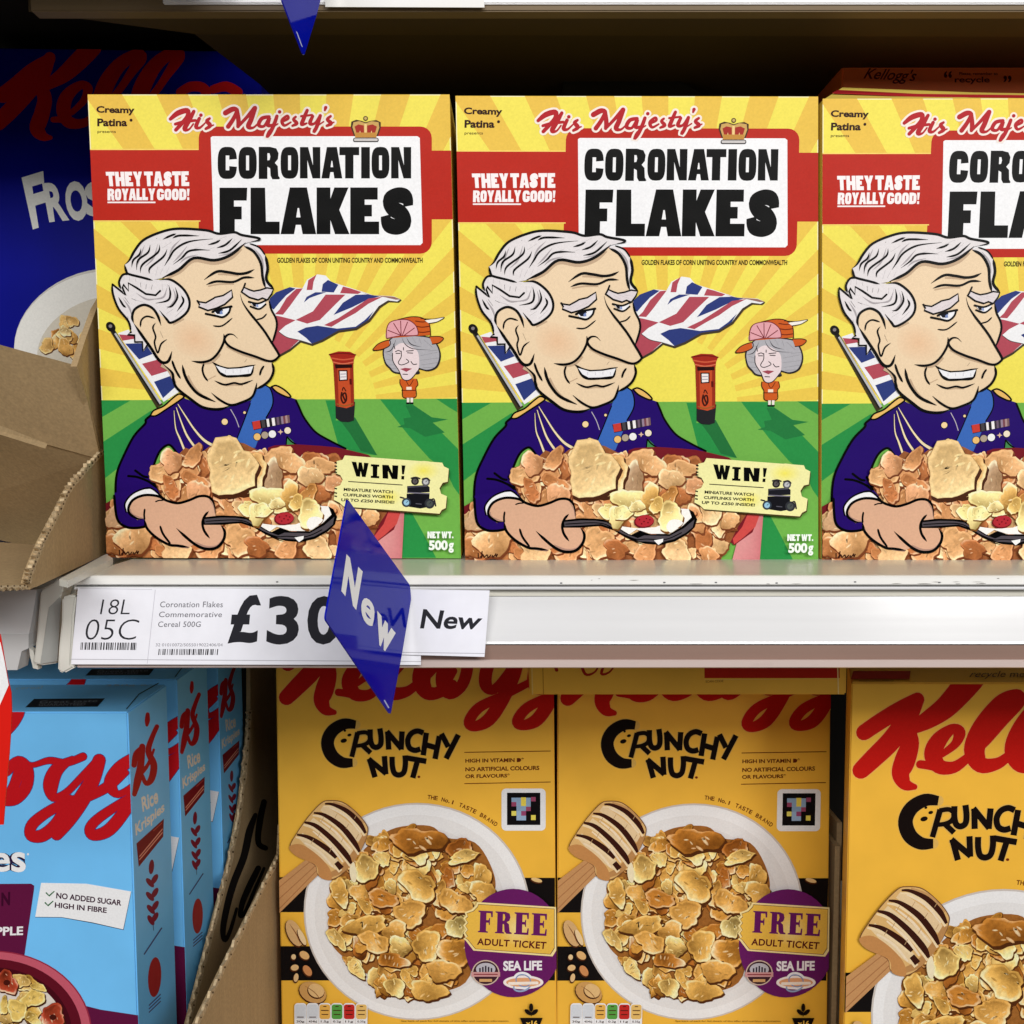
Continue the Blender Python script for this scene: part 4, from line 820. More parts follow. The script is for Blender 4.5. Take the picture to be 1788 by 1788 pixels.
nl, no = paper('price_label', 'smaller white label with the word New in black beside the blue diamond', [(704, 1029), (855, 1031), (846, 1147), (700, 1143)], YP - .0012)
p = label_print(YP - .0012); p.o = no; p.part('label_print')
p.text('New', z6((1150, 440), (1574, 470), (1545, 580), (1140, 574)), DK, fat=.022, shear=.08)
p.stroke([(702, 1139), (846, 1141)], (180, 178, 186), 1.2, sm=False, cap=False)
put_print(p, nl, m=M_PAPER)

# blue diamond signs
Rv = onY(718, 1034, YR - .004); Lv = onY(568, 1081, YR - .088)
dv = (Rv - Lv); dn = Vector((-dv.y, dv.x, 0)).normalized()
if dn.dot(-(Rv+Lv)) < 0: dn = -dn
Tv = onplane(607, 871, Rv, dn); Bv = onplane(682, 1248, Rv, dn)
dc = (Rv + Lv + Tv + Bv)/4
sign = empty('hanging_sign', dc, 'glossy blue diamond sign reading New, standing out from the price rail', 'shelf sign', 'blue diamond signs')
def rounded(pts, r=.004):
    out = []
    for i, v in enumerate(pts):
        a, b = pts[i-1], pts[(i+1) % len(pts)]
        u, w_ = (a - v).normalized()*r, (b - v).normalized()*r
        for t in (0, .33, .66, 1): out.append((v + u)*(1-t)**2 + v*2*t*(1-t) + (v + w_)*t*t)
    return out
slab('diamond_board', rounded([Tv, onplane(716, 1022, Rv, dn), onplane(718, 1046, Rv, dn), onplane(702, 1142, Rv, dn), Bv, Lv], .0016), -dn*.0007, M_BLUE, sign, dc)
p = Print(lambda x, y: onplane(x, y, Rv, dn), dn, dc, z0=1e-4)
p.part('sign_print')
for s, q, f in (('N', ((640, 68), (750, 186), (706, 448), (604, 318)), .035), ('e', ((748, 335), (842, 420), (815, 576), (733, 500)), .03), ('w', ((848, 452), (974, 604), (926, 754), (838, 658)), .03)):
    p.text(s, z6(*q), (246, 246, 252), fat=f+(0 if s == 'e' else .022))
p.part('tip_mark'); p.stroke(z6((898, 1062), (926, 1110)), (190, 200, 240), 2.4, sm=False)
put_print(p, sign, m=mat('white_sign_ink', attr=True, rough=.3, spec=.4))
s2 = copy_thing(sign, dc + onY(531, 98, .49) - Bv, 'tip of a glossy blue diamond sign hanging from the shelf above, at the top edge')
s2['group'] = 'blue diamond signs'

# ------------------------------------------------------------ shelf above
YU = .53
ZU = onY(894, 19, YU).z
up = empty('shelf', (0.3, YU+.2, ZU+.02), 'beige underside and grey rail of the shelf above, along the top edge', 'shelf'); UO = Vector(up.location)
def upart(o): o.location = -UO; return o
XU = onY(285, 8, YU).x
upart(block('price_rail', XU, 1.3, YU-.001, YU+.008, onY(894, 8, YU).z, ZU+.06, M_RAIL, up, .0006))
upart(block('rail_lip', onY(52, 8, YU).x, 1.3, YU+.0005, YU+.01, ZU, ZU+.05, M_BEIGE, up, .0006))
w = [onZ(50, 20.5, ZU+.0004), onZ(345, 60, ZU+.0004), onZ(2400, 66, ZU+.0004), Vector((1.3, YU+.01, ZU+.0004)), Vector((onY(50, 8, YU).x, YU+.0102, ZU+.0004))]
upart(slab('front_channel', [w[0], w[1], w[2], w[3]], Vector((0, 0, .02)), mat('beige_channel_with_shade', lin((72, 58, 40)), rough=.7, spec=.15, noise=[(20, .9, 1.06, ONE)]), up))  # darker copy of the beige steel, shade put into the colour
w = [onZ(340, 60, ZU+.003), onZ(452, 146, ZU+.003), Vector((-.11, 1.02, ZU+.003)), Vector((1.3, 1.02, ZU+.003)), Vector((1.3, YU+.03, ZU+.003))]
upart(slab('underside_plate', w, Vector((0, 0, .012)), mat('beige_underside_with_shade', lin((58, 46, 32)), rough=.7, spec=.2, noise=[(15, .9, 1.06, ONE)]), up))  # beige plate darkened to brown, shade under the shelf put into the colour
lp = [(566, -30), (844, -30), (846, 13), (568, 12)]
w = [onY(x, y, YU-.002) for x, y in lp]; o = sum(w, Vector())/4
e = slab('price_label', w, Vector((0, .0003, 0)), mat('shaded_paper', lin((226, 224, 220)), rough=.5), None, o); e.location = o
tag(e, 'bottom edge of a white price label on the shelf above', 'price label')
e = block('shelf', -.6, -.15+.6, -.25, .25, 0, .015, M_DARK); e.location = (-.6, .77, .272)
shading_rail = block('price_rail', -.6, -.15+.6, -.29, -.25, -.045, .03, M_RAIL, e)  # unseen rail, added and lengthened to keep light off the navy box
tag(e, 'dark shelf above the navy box in the neighbouring bay', 'shelf')

# back panel, lower shelf
bp_ = mesh('back_panel', [(-2, 0, -.9), (2, 0, -.9), (2, 0, .8), (-2, 0, .8), (-2, .02, -.9), (2, .02, -.9), (2, .02, .8), (-2, .02, .8)], [(0, 1, 2, 3), (7, 6, 5, 4), (0, 4, 5, 1), (1, 5, 6, 2), (2, 6, 7, 3), (3, 7, 4, 0)], M_DARK); bp_.location = (0, 1.03, 0)
tag(bp_, 'dark brown back panel behind all the shelves', 'panel')
ZB = -.454
e = block('shelf', -1.2, 1.3, -.27, .27, -.02, 0, M_SHELFTOP); e.location = (0, .76, ZB-.0003)
tag(e, 'bottom shelf under the sky blue and orange boxes', 'shelf')
fl_ = mesh('floor', [(-4, -4, 0), (4, -4, 0), (4, 1.05, 0), (-4, 1.05, 0)], [(0, 1, 2, 3)], mat('grey_floor_tiles', lin((150, 146, 140)), rough=.4, spec=.4, noise=[(6, .9, 1.05, ONE)])); fl_.location = (0, 0, -.95); fl_['kind'] = 'structure'

# ------------------------------------------------------------ crunchy nut boxes
YC = .70; YC3 = .614
zflat = onY(1200, 1213, YC3).z
def zpx(z, Y, px=894):      # photograph row of a height at a depth
    lo, hi = -500.0, 3000.0
    for _ in range(50):
        m = (lo+hi)/2
        if onY(px, m, Y).z > z: lo = m
        else: hi = m
    return lo
yt = zpx(zflat - .0006, YC); yb = zpx(ZB, YC)
def edge(x0, y0, x1, y1, y): return x0 + (x1-x0)*(y-y0)/(y1-y0)
QC = [(edge(482, 1190, 492, 1788, yt), yt), (edge(967, 1190, 972, 1788, yt), yt), (edge(967, 1190, 972, 1788, yb), yb), (edge(482, 1190, 492, 1788, yb), yb)]
FC = [onY(*q, YC) for q in QC]; OC = (FC[2]+FC[3])/2 + Vector((0, .035, 0))
CR = (190, 26, 20)
def kelloggs(p, col, f=lambda pts: pts):
    """the red script word, strokes in the first orange box's pixels"""
    S = [z8to1((700, 1322, 108), (800, 1252, 112), (930, 1170, 112), (1045, 1100, 92)), z8to1((1048, 1105, 90), (985, 1225, 128), (885, 1375, 138), (765, 1500, 130), (690, 1575, 118)),
         z8to1((1395, 960, 190), (1330, 1050, 170), (1230, 1160, 150), (1110, 1245, 120), (985, 1312, 70)), z8to1((985, 1290, 90), (1010, 1390, 118), (980, 1510, 140), (955, 1600, 120), (990, 1670, 84), (1050, 1688, 40)),
         z8to1((1082, 1536, 56), (1150, 1545, 60), (1210, 1555, 70)), z8to1((1225, 1470, 44), (1310, 1400, 60), (1335, 1325, 84), (1285, 1300, 70), (1205, 1370, 110), (1165, 1465, 120), (1210, 1550, 100), (1310, 1555, 80), (1400, 1490, 60)),
         z8to1((1390, 1500, 60), (1510, 1395, 50), (1620, 1250, 70), (1715, 1110, 108), (1690, 1078, 90), (1600, 1130, 112), (1490, 1290, 140), (1440, 1440, 140), (1490, 1540, 110), (1600, 1530, 80), (1680, 1470, 60)),
         z8to1((1660, 1500, 60), (1780, 1395, 50), (1890, 1250, 70), (1985, 1110, 108), (1960, 1078, 90), (1870, 1130, 112), (1760, 1290, 140), (1710, 1440, 140), (1760, 1540, 110), (1870, 1530, 80), (1950, 1470, 60)),
         zK2((985, 170, 50), (1060, 120, 40), (1105, 40, 50)), zK2((1130, -70, 70), (1060, 0, 78), (1040, 110, 80), (1085, 175, 72), (1160, 120, 70), (1190, 0, 72), (1150, -72, 66), (1220, -60, 40), (1300, -70, 36)),
         zK2((1440, -60, 60), (1370, -70, 60), (1310, 20, 76), (1300, 120, 76), (1350, 150, 60), (1430, 60, 54), (1500, -50, 60)), zK2((1500, -60, 70), (1470, 60, 80), (1400, 210, 84), (1320, 330, 80), (1235, 372, 62), (1200, 345, 66), (1260, 260, 64), (1400, 190, 54), (1560, 110, 44), (1620, 60, 40)),
         zK2((1730, -60, 60), (1655, -70, 60), (1600, 20, 76), (1590, 120, 76), (1640, 150, 60), (1720, 60, 54)), zK2((1790, -60, 70), (1760, 60, 80), (1690, 210, 84), (1610, 330, 80), (1525, 365, 62), (1490, 340, 66), (1550, 260, 64), (1690, 190, 54))]
    for s in S: p.stroke(f(s), (236, 176, 96), grow=2.4)
    for s in S: p.stroke(f(s), col)
def crunchy_print(o):
    p = Print(lambda x, y: onY(x, y, YC), NF, o, clip=[(QC[0][0], 1060), (QC[1][0], 1060), QC[2], QC[3]])
    KB = (22, 14, 12); DB = (104, 44, 20)
    p.part('product_name')
    def outl(fn): pass
    cpath = zK2((520, 362, 50), (450, 358, 68), (380, 400, 76), (350, 470, 78), (375, 545, 78), (435, 588, 68), (502, 590, 50))
    L_ = [[(532, 408, 32), (496, 556, 30)], smooth([(528, 414, 26), (578, 408, 26), (606, 430, 27), (596, 466, 27), (562, 484, 25), (516, 490, 24)]), [(556, 482, 30), (610, 532, 30)], smooth([(606, 390), (608, 450), (620, 488), (644, 498), (668, 482), (672, 440), (664, 384)]), [(718, 512), (712, 403)], [(706, 402), (796, 508)], [(792, 512), (798, 402)],
          smooth([(926, 412), (890, 400), (852, 416), (832, 456), (842, 500), (874, 516), (908, 508)]), [(944, 410), (925, 546)], [(1022, 430), (996, 568)], [(938, 482), (1008, 502)], [(1034, 416), (1076, 496)], [(1136, 422), (1062, 566)], [(636, 678), (602, 566)], [(596, 568), (704, 656)], [(700, 660), (692, 550)], smooth([(738, 554), (740, 610), (752, 652), (780, 664), (808, 648), (818, 600), (816, 546)]), [(828, 562), (944, 582)], [(892, 572), (862, 682)]]
    p.stroke(cpath, (222, 178, 92), grow=2)
    for s in L_: p.stroke(zK2(*[q[:2] for q in s]), (222, 178, 92), 12.2, sm=False, cap=False)
    p.stroke(cpath, KB, cap=False)
    for s in L_: p.stroke(zK2(*s), KB, 9.6, sm=False, cap=False)
    for x, y, a, b in ((455, 398, 8, 7), (482, 424, 13, 9), (448, 458, 20, 13)):
        q = zK2((x, y))[0]; p.poly(ell(q[0], q[1], a*.29, b*.29, 12, rot=-15), KB)
    q = zK2((899, 675))[0]; p.poly(ell(q[0], q[1], 2.6, 2.2, 10), (120, 40, 20))
    p.part('claims_print')
    for y in ((528, 520), (716, 706)): p.stroke(zK2((1172, y[0]), (1690, y[1])), DB, 1.4, sm=False, cap=False)
    p.text('HIGH IN VITAMIN D*', zK2((1178, 566), (1530, 560), (1530, 586), (1178, 590)), DB, fat=.03); p.text('NO ARTIFICIAL COLOURS', zK2((1178, 618), (1622, 608), (1622, 634), (1178, 642)), DB, fat=.03); p.text('OR FLAVOURS*', zK2((1178, 660), (1446, 655), (1446, 678), (1178, 684)), DB, fat=.03)
    s = 'THE No.1 TASTE BRAND'; n = len(s)
    for i, ch in enumerate(s):
        if ch == ' ': continue
        t = i/(n-1); x = 950 + 395*t; y = 795 + 40*t + 115*t*t; sl = (40 + 230*t)/395; a = math.atan(sl); w, h = (7, 24) if ch in '1.' else (19, 25)
        if ch == '.': h = 7
        if ch == 'o': h = 18
        dx, dy = math.cos(a), math.sin(a)
        bl = (x, y + 13); q = [(bl[0] + u*w*dx + v*h*dy, bl[1] + u*w*dy - v*h*dx) for u, v in ((0, 1), (1, 1), (1, 0), (0, 0))]
        p.text(ch, zK2(*q), DB, fat=.02)
    p.part('code_tile')
    q = zK2((1395, 745), (1660, 998)); p.poly(rrect(*q[0], *q[1], 8), (232, 232, 234)); q = zK2((1428, 770), (1628, 964)); p.poly(rect(*q[0], *q[1]), (18, 16, 18))
    for x0, y0, x1, y1, cc in ((1455, 800, 1570, 850, (136, 162, 190)), (1485, 850, 1570, 880, (136, 162, 190)), (1485, 880, 1542, 936, (150, 176, 206)), (1512, 798, 1542, 850, (226, 204, 84)), (1572, 796, 1600, 822, (150, 70, 100)), (1455, 826, 1484, 852, (150, 70, 100)), (1542, 854, 1570, 880, (150, 70, 100)), (1455, 880, 1484, 908, (226, 214, 100)), (1513, 880, 1542, 908, (150, 70, 110)), (1572, 904, 1600, 934, (226, 210, 90))):
        q = zK2((x0, y0), (x1, y1)); p.poly(rect(*q[0], *q[1]), cc)
    p.part('band_print')
    for y0, y1 in ((658, 868), (1072, 1278)): p.poly(zK1((90, y0), (1750, y0+4), (1750, y1), (90, y1)), (20, 16, 16))
    p.part('bowl_print')
    for k, cc in ((1.0, (206, 196, 188)), (.985, (240, 238, 238)), (.90, (232, 229, 228)), (.80, (226, 221, 219)), (.74, (233, 230, 230))):
        q = zK1((922 - (1-k)*30, 864 + (1-k)*60))[0]; p.poly(ell(q[0], q[1], 680*.2908*k, 652*.2908*k, 64), cc)
    p.part('flakes_print')
    rnd = random.Random(4)
    PAL = [(212, 152, 66), (222, 170, 84), (190, 122, 46), (230, 190, 110), (172, 102, 38), (216, 160, 78), (204, 142, 58)]
    p.poly(zK1((660, 440), (800, 360), (1000, 350), (1100, 420), (1270, 450), (1370, 600), (1390, 740), (1300, 850), (1240, 1250), (1080, 1350), (980, 1400), (760, 1370), (680, 1280), (520, 1170), (410, 1060), (390, 920), (420, 820), (400, 700), (540, 560)), (158, 100, 44), sm=True)
    n = 0
    while n < 210:
        a = rnd.uniform(0, 6.283); k = math.sqrt(rnd.random()); x = 870 + 440*k*math.cos(a); y = 870 + 490*k*math.sin(a)
        q = zK1((x, y))[0]; p.flake(q[0], q[1], rnd.uniform(13, 22), rnd.choice(PAL), rnd, blis=5, shadow=(92, 48, 16)); n += 1
    for x, y, r, cc, asp, an in ((930, 430, 170, PAL[2], .5, .1), (1180, 480, 90, PAL[4], .7, 2.6), (1200, 530, 110, PAL[3], .35, 2.9), (1310, 640, 90, PAL[1], .6, 1.5), (1320, 740, 90, PAL[1], .8, 0), (620, 600, 90, PAL[3], .9, 0), (930, 700, 120, PAL[1], .85, .6), (720, 780, 110, PAL[2], .5, .1), (880, 870, 110, PAL[5], .8, .7), (620, 940, 140, PAL[1], .45, 2.8), (790, 970, 80, PAL[5], .8, 0), (980, 1060, 105, PAL[1], .9, .4), (670, 1040, 100, PAL[5], .7, .2), (820, 1070, 80, PAL[3], .85, 0), (780, 1150, 95, PAL[2], .55, .1), (1150, 800, 110, PAL[5], .7, .4), (1160, 950, 75, (214, 190, 120), .9, 1.2), (1150, 1100, 110, PAL[6], .9, 0), (990, 1330, 110, PAL[1], .7, .1), (790, 1310, 75, PAL[3], .8, 1.2), (1080, 1210, 110, PAL[5], .7, .4), (560, 1200, 90, PAL[3], .4, .8), (440, 1020, 85, PAL[3], .5, 1), (460, 740, 90, PAL[1], .7, 1.2)):
        q = zK1((x, y))[0]; p.flake(q[0], q[1], r*.262, cc, rnd, asp=asp, ang=an, blis=8, shadow=(82, 42, 14))
    p.part('dipper_print')
    p.grad(zK1((60, 700), (280, 530), (335, 600), (330, 640), (60, 905)), lambda x, y: (198, 146, 96)); 
    for a, b in (((90, 720), (300, 545)), ((100, 780), (318, 580)), ((100, 840), (325, 610))): p.stroke(zK1(a, b), (166, 112, 70), 1.4, sm=False)
    hd = zK1((160, 470), (200, 390), (270, 290), (350, 205), (400, 190), (480, 200), (560, 260), (620, 330), (632, 380), (600, 470), (540, 560), (470, 640), (400, 670), (330, 640), (310, 580), (200, 520))
    p.poly(hd, (120, 80, 50), sm=True)
    p.poly([(x*.975 + .025*575, y*.975 + .025*1460) for x, y in hd], (222, 178, 114), sm=True)
    for q, cc in ((((225, 400, 40), (310, 480, 50), (420, 560, 60), (470, 610, 30)), (232, 204, 160)), (((290, 310, 40), (390, 390, 50), (500, 480, 60), (540, 520, 24)), (232, 204, 160)), (((355, 235, 40), (460, 310, 50), (560, 400, 56), (590, 430, 26)), (230, 200, 156)), (((400, 640, 30), (480, 600, 40), (560, 500, 40), (612, 400, 26)), (186, 136, 84)), (((420, 205, 16), (520, 245, 22), (600, 330, 20)), (196, 148, 96))): p.stroke(zK1(*q), cc, cap=False)
    p.poly(zK1((158, 470), (230, 455), (330, 520), (400, 600), (410, 668), (340, 650), (318, 580), (200, 525)), (196, 138, 82), sm=True)
    for q in (((372, 212, 10), (420, 216, 18), (505, 256, 28), (578, 325, 30), (616, 388, 16)), ((305, 266, 10), (370, 280, 22), (470, 348, 32), (545, 438, 32), (580, 500, 16)), ((250, 322, 12), (320, 345, 26), (420, 428, 32), (500, 518, 34), (530, 570, 16)), ((205, 396, 12), (280, 415, 24), (380, 478, 32), (440, 535, 20)), ((440, 562, 30), (472, 600, 34))):
        p.stroke(zK1(*[(x-6, y+16, w*.8) for x, y, w in q]), (240, 214, 172), cap=False); p.stroke(zK1(*q), (58, 26, 18), cap=False)
    for q in (((400, 235, 8), (500, 290, 12), (585, 385, 8)), ((345, 310, 8), (440, 385, 14), (530, 490, 8)), ((300, 375, 8), (400, 460, 16), (480, 560, 10)), ((250, 445, 10), (340, 500, 14), (420, 590, 10))): p.stroke(zK1(*q), (240, 218, 186), cap=False)
    for x, y in ((430, 300), (500, 360), (560, 420), (400, 370), (470, 440), (330, 410), (400, 500), (290, 450), (350, 320), (550, 300)): p.stroke(zK1((x, y), (x+14, y-26)), (186, 150, 108), 1)
    p.poly(zK1((520, 600), (545, 560), (560, 620), (555, 680), (530, 665)), (240, 226, 190), sm=True)
    p.part('nuts_print')
    for x, y, rx, ry, rot, cc in ((190, 985, 42, 85, -25, (214, 172, 118)), (235, 1010, 16, 52, -25, (236, 206, 160)), (300, 1340, 85, 60, 25, (206, 156, 92)), (320, 1330, 50, 40, 25, (226, 186, 128)), (185, 1128, 14, 16, 0, (232, 200, 150)), (250, 1118, 32, 22, 35, (222, 176, 116)), (192, 1192, 24, 18, -10, (226, 186, 130)), (268, 1210, 22, 36, -35, (206, 140, 88)), (200, 1252, 14, 26, 10, (228, 190, 138)), (1640, 668, 34, 12, 15, (226, 190, 130))):
        q = zK1((x, y))[0]; p.poly(ell(q[0]-.6, q[1]+1.5, rx*.2908+1, ry*.2908+1, 18, rot=rot), (78, 40, 20)); p.poly(ell(q[0], q[1], rx*.2908, ry*.2908, 18, rot=rot), cc)
    p.stroke(zK1((160, 930), (200, 990), (225, 1050)), (140, 88, 52), 1.6, taper=.3); p.stroke(zK1((250, 1300), (310, 1340), (350, 1390)), (150, 100, 56), 1.4, taper=.3)
    p.part('offer_print')
    PU = (104, 30, 98)
    q = zK1((1500, 1045))[0]; p.poly(ell(q[0], q[1], 292*.2908, 325*.2908, 48), PU)
    tk = zK1((1282, 800), (1760, 830), (1760, 1085), (1735, 1125), (1262, 1090), (1215, 1030), (1200, 1020), (1215, 1010), (1200, 985), (1216, 965), (1200, 940), (1216, 920), (1200, 895), (1216, 880), (1208, 860), (1250, 845), (1278, 815))
    p.poly(tk, (250, 226, 160)); cx = 1480; 
    p.poly([(x + (889-x)*.045, y + (1620-y)*.07) for x, y in tk], (90, 40, 40)); p.poly([(x + (889-x)*.055, y + (1620-y)*.09) for x, y in tk], (238, 190, 78))
    q = zK1((1520, 960))[0]; p.grad(ell(q[0], q[1], 30, 30, 20), lambda x, y, q=q: (248, 224, 150) if abs(x-q[0]) < 1 and abs(y-q[1]) < 1 else (238, 190, 78))
    def fq(x0, x1): 
        a = lambda x: 850 + (x-1290)*.048; b = lambda x: 980 + (x-1290)*.055
        return zK1((x0, a(x0)), (x1, a(x1)), (x1-4, b(x1)), (x0-4, b(x0)))
    Fg = [(0, 1), (1, 1), (1, .72), (.9, .72), (.86, .9), (.56, .9), (.56, .58), (.72, .58), (.76, .68), (.82, .68), (.82, .36), (.76, .36), (.72, .46), (.56, .46), (.56, .08), (.7, .05), (.7, 0), (0, 0), (0, .05), (.12, .08), (.12, .92), (0, .95)]
    Eg = Fg[:14] + [(.56, .1), (.88, .1), (.93, .3), (1.02, .3), (1, 0), (0, 0), (0, .05), (.12, .08), (.12, .92), (0, .95)]
    Rg = [(0, 1), (.6, 1), (.86, .93), (.92, .76), (.86, .6), (.7, .53), (.84, .44), (.9, .1), (1.02, .06), (1.02, 0), (.7, 0), (.58, .1), (.54, .42), (.46, .44), (.46, .08), (.56, .05), (.56, 0), (0, 0), (0, .05), (.12, .08), (.12, .92), (0, .95)]
    for g, x0, x1, h in ((Fg, 1292, 1378, ()), (Rg, 1394, 1492, ([(.46, .9), (.56, .88), (.6, .75), (.55, .6), (.46, .58)],)), (Eg, 1508, 1594, ()), (Eg, 1612, 1702, ())):
        q = fq(x0, x1); p.poly([quadmap(q, *v) for v in g], PU, holes=[[quadmap(q, *v) for v in hh] for hh in h])
    p.text('ADULT TICKET', zK1((1285, 1015), (1700, 1038), (1695, 1082), (1282, 1056)), (92, 26, 30), fat=.03, spc=1.08)
    p.text('SEA LIFE', zK1((1440, 1152), (1672, 1150), (1672, 1208), (1440, 1212)), (242, 238, 244), fat=.04)
    q = zK1((1335, 1222))[0]; p.poly(ell(q[0], q[1], 24, 22, 26), (212, 186, 170)); p.poly(ell(q[0], q[1], 22, 20, 26), (64, 34, 44)); p.poly(ell(q[0], q[1]-6, 17, 11, 20), (190, 186, 196))
    for dx in (-10, -5, 0, 5, 10): p.poly(rect(q[0]+dx-1.4, q[1]-12+abs(dx)*.4, q[0]+dx+1.4, q[1]), (50, 40, 52))
    p.poly(rect(q[0]-25, q[1]-1, q[0]+25, q[1]+7), (206, 150, 150)); p.stroke([(q[0]-20, q[1]+3), (q[0]+20, q[1]+3)], (140, 60, 66), 2, sm=False); p.poly(rect(q[0]-11, q[1]+11, q[0]+11, q[1]+16), (214, 166, 110))
    q = zK1((1560, 1280))[0]; p.poly(ell(q[0], q[1], 35, 12, 30), (246, 236, 232)); p.stroke(ell(q[0], q[1]-3, 15, 12, 24, rot=20), (240, 240, 246), 6, closed=True); p.stroke(ell(q[0]-2, q[1]+6, 15, 9, 24, rot=-15), (150, 170, 206), 3, closed=True); p.poly(ell(q[0], q[1], 30, 8, 26), (228, 166, 120)); p.stroke(ell(q[0], q[1]-3, 13, 10, 24, rot=20), (130, 150, 190), 2, closed=True); p.stroke([(q[0]-24, q[1]+2), (q[0]+24, q[1]+1)], (250, 236, 224), 5, sm=False)
    p.part('nutrition_print')
    cols = [(214, 218, 226), (214, 218, 226), (232, 178, 84), (88, 160, 70), (196, 44, 40), (232, 190, 110)]
    for i, cc in enumerate(cols):
        x0 = 190 + i*73; q = zK1((x0, 1404), (x0+72, 1404)); p.poly(rrect(q[0][0], q[0][1], q[1][0], q[0][1]+70, 6), (240, 240, 244)); q = zK1((x0+4, 1412), (x0+68, 1500)); p.poly(rrect(*q[0], *q[1], 4), cc)
        for y, w in ((1424, 20), (1448, 46), (1472, 40)) if i > 1 else ((1488, 40),): p.stroke(zK1((x0+36-w/2, y), (x0+36+w/2, y)), (70, 30, 24), 1.6, sm=False, cap=False)
        p.text(('30g', '454kJ', '1.5g', '0.2g', '11g', '0.35g')[i], zK1((x0+12, 1508), (x0+60, 1508), (x0+60, 1524), (x0+12, 1524)), (60, 40, 30), fat=.02)
    for y in (1506, 1530): p.text('See back of pack for full details of this offer and nutrition information', zK1((830, y), (1470, y), (1470, y+13), (830, y+13)), (96, 60, 20))
    p.poly(zK1((1540, 1492), (1676, 1492), (1650, 1560), (1566, 1560)), KB); p.text('x16', zK1((1575, 1508), (1645, 1508), (1645, 1542), (1575, 1542)), (238, 190, 78), fat=.03)
    for x, y, rot in ((1607, 1430, 90), (1588, 1458, 40), (1628, 1458, 140)):
        q = zK1((x, y))[0]; p.poly(ell(q[0], q[1], 7.2, 3.6, 16, rot=rot), KB)
    p.stroke(zK1((1607, 1440), (1607, 1480)), KB, 1.6, sm=False)
    return p
GC = 'orange Crunchy Nut boxes on the bottom shelf'
cn = empty('cereal_box', OC, 'orange Crunchy Nut cereal box left of the pair, just right of the cardboard tray wall', 'cereal box', GC)
c1 = carton(cn, FC, .07, OC, M_OCARD)
kp = Print(lambda x, y: onY(x, y, YC), NF, OC, clip=QC); kp.part('brand_name'); kelloggs(kp, CR)
cp = crunchy_print(OC)
def no_edge(): pass
put_print(kp, cn); put_print(cp, cn, food=('flakes_print',))
cn2 = copy_thing(cn, OC + onY(972, 1500, YC) - onY(487.2, 1500, YC), 'orange Crunchy Nut cereal box right of the pair, under the box lying flat')
cn2.scale = (.983, 1, .998); cn2.location.x -= .0012
Tt = onY(1575, 1390, YC3); lC = onY(565, 1258, YC) - OC
L3 = Vector((Tt.x - lC.x, OC.y + YC3 - YC, OC.z)); dz3 = Tt.z - L3.z - lC.z
cn3 = copy_thing(cn, L3, 'larger orange Crunchy Nut box standing further forward at the right picture edge')
top3 = onY(1500, 1192, YC3).z - L3.z; h1 = FC[0].z - OC.z
for ch in list(cn3.children):
    if ch.name.startswith('carton'): ch.scale.z = top3/h1
    elif ch.name.startswith('brand_name'): bpy.data.objects.remove(ch)
    else: ch.location.z = dz3
for ch in cn3.children:
    if ch.name.startswith('carton'):
        ch.data = ch.data.copy()
        for v in ch.data.vertices: v.co.x += max(0, v.co.y + .035)*.29
o3 = OC.copy()
kp3 = Print(lambda x, y: onY(x, y, YC), NF, o3, clip=[(QC[0][0], 1085), (QC[1][0], 1085), QC[2], QC[3]]); kp3.part('brand_name'); kelloggs(kp3, CR)
for name, (V, F, Cc) in kp3.parts.items():
    e = mesh(name, V, F, M_PRINT, cn3, cols=Cc); e.location.z = dz3
zt3 = L3.z + top3
tp = Print(lambda x, y: onZ(x, y, zt3 + .0008), Vector((0, 0, 1)), L3, z0=.0002); tp.part('lid_print')
tp.poly([(1486, 1186), (1588, 1186), (1590, 1172), (1490, 1172)], (176, 44, 26)); tp.text('recycle me', [(1700, 1172), (1790, 1172), (1788, 1186), (1690, 1186)], (90, 40, 14)); tp.stroke([(1500, 1189.5), (1560, 1189.5)], (110, 60, 20), 1, sm=False)
put_print(tp, cn3)
# box lying flat on the pair
fx0, fx1 = onY(925, 1200, YC3).x, onY(1478, 1200, YC3).x
fb = empty('cereal_box', ((fx0+fx1)/2, YC3+.14, zflat), 'orange box lying flat on the orange pair, tucked under the price rail', 'cereal box', GC); fo = Vector(fb.location)
e = block('carton', fx0, fx1, YC3, YC3+.28, zflat, zflat+.062, M_OCARD, fb, .0009); e.location = -fo; 
p = Print(lambda x, y: onY(x, y, YC3), NF, fo, clip=[(925, 1120), (1478, 1120), (1478, 1213), (925, 1213)]); p.part('end_print')
p.part('end_panel_print'); p.poly([(1230, 1120), (1466, 1120), (1466, 1184), (1230, 1184)], (184, 40, 26)); p.stroke([(1230, 1187), (1466, 1185)], (250, 206, 110), 1, sm=False, cap=False); p.text('SCAN CODE', [(1232, 1188), (1263, 1187), (1263, 1191), (1232, 1192)], (120, 60, 30))
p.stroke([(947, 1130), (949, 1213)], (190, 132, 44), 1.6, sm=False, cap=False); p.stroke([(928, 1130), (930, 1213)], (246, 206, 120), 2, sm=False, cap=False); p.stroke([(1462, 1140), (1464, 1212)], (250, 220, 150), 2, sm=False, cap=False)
for a in (((1012, 1150, 5), (1022, 1177, 5), (1040, 1172, 3), (1048, 1150, 4)), ((1060, 1150, 4), (1050, 1176, 5), (1066, 1172, 3), (1078, 1150, 4)), ((965, 1150, 5), (972, 1170, 6))): p.stroke(a, (170, 36, 24))
put_print(p, fb)

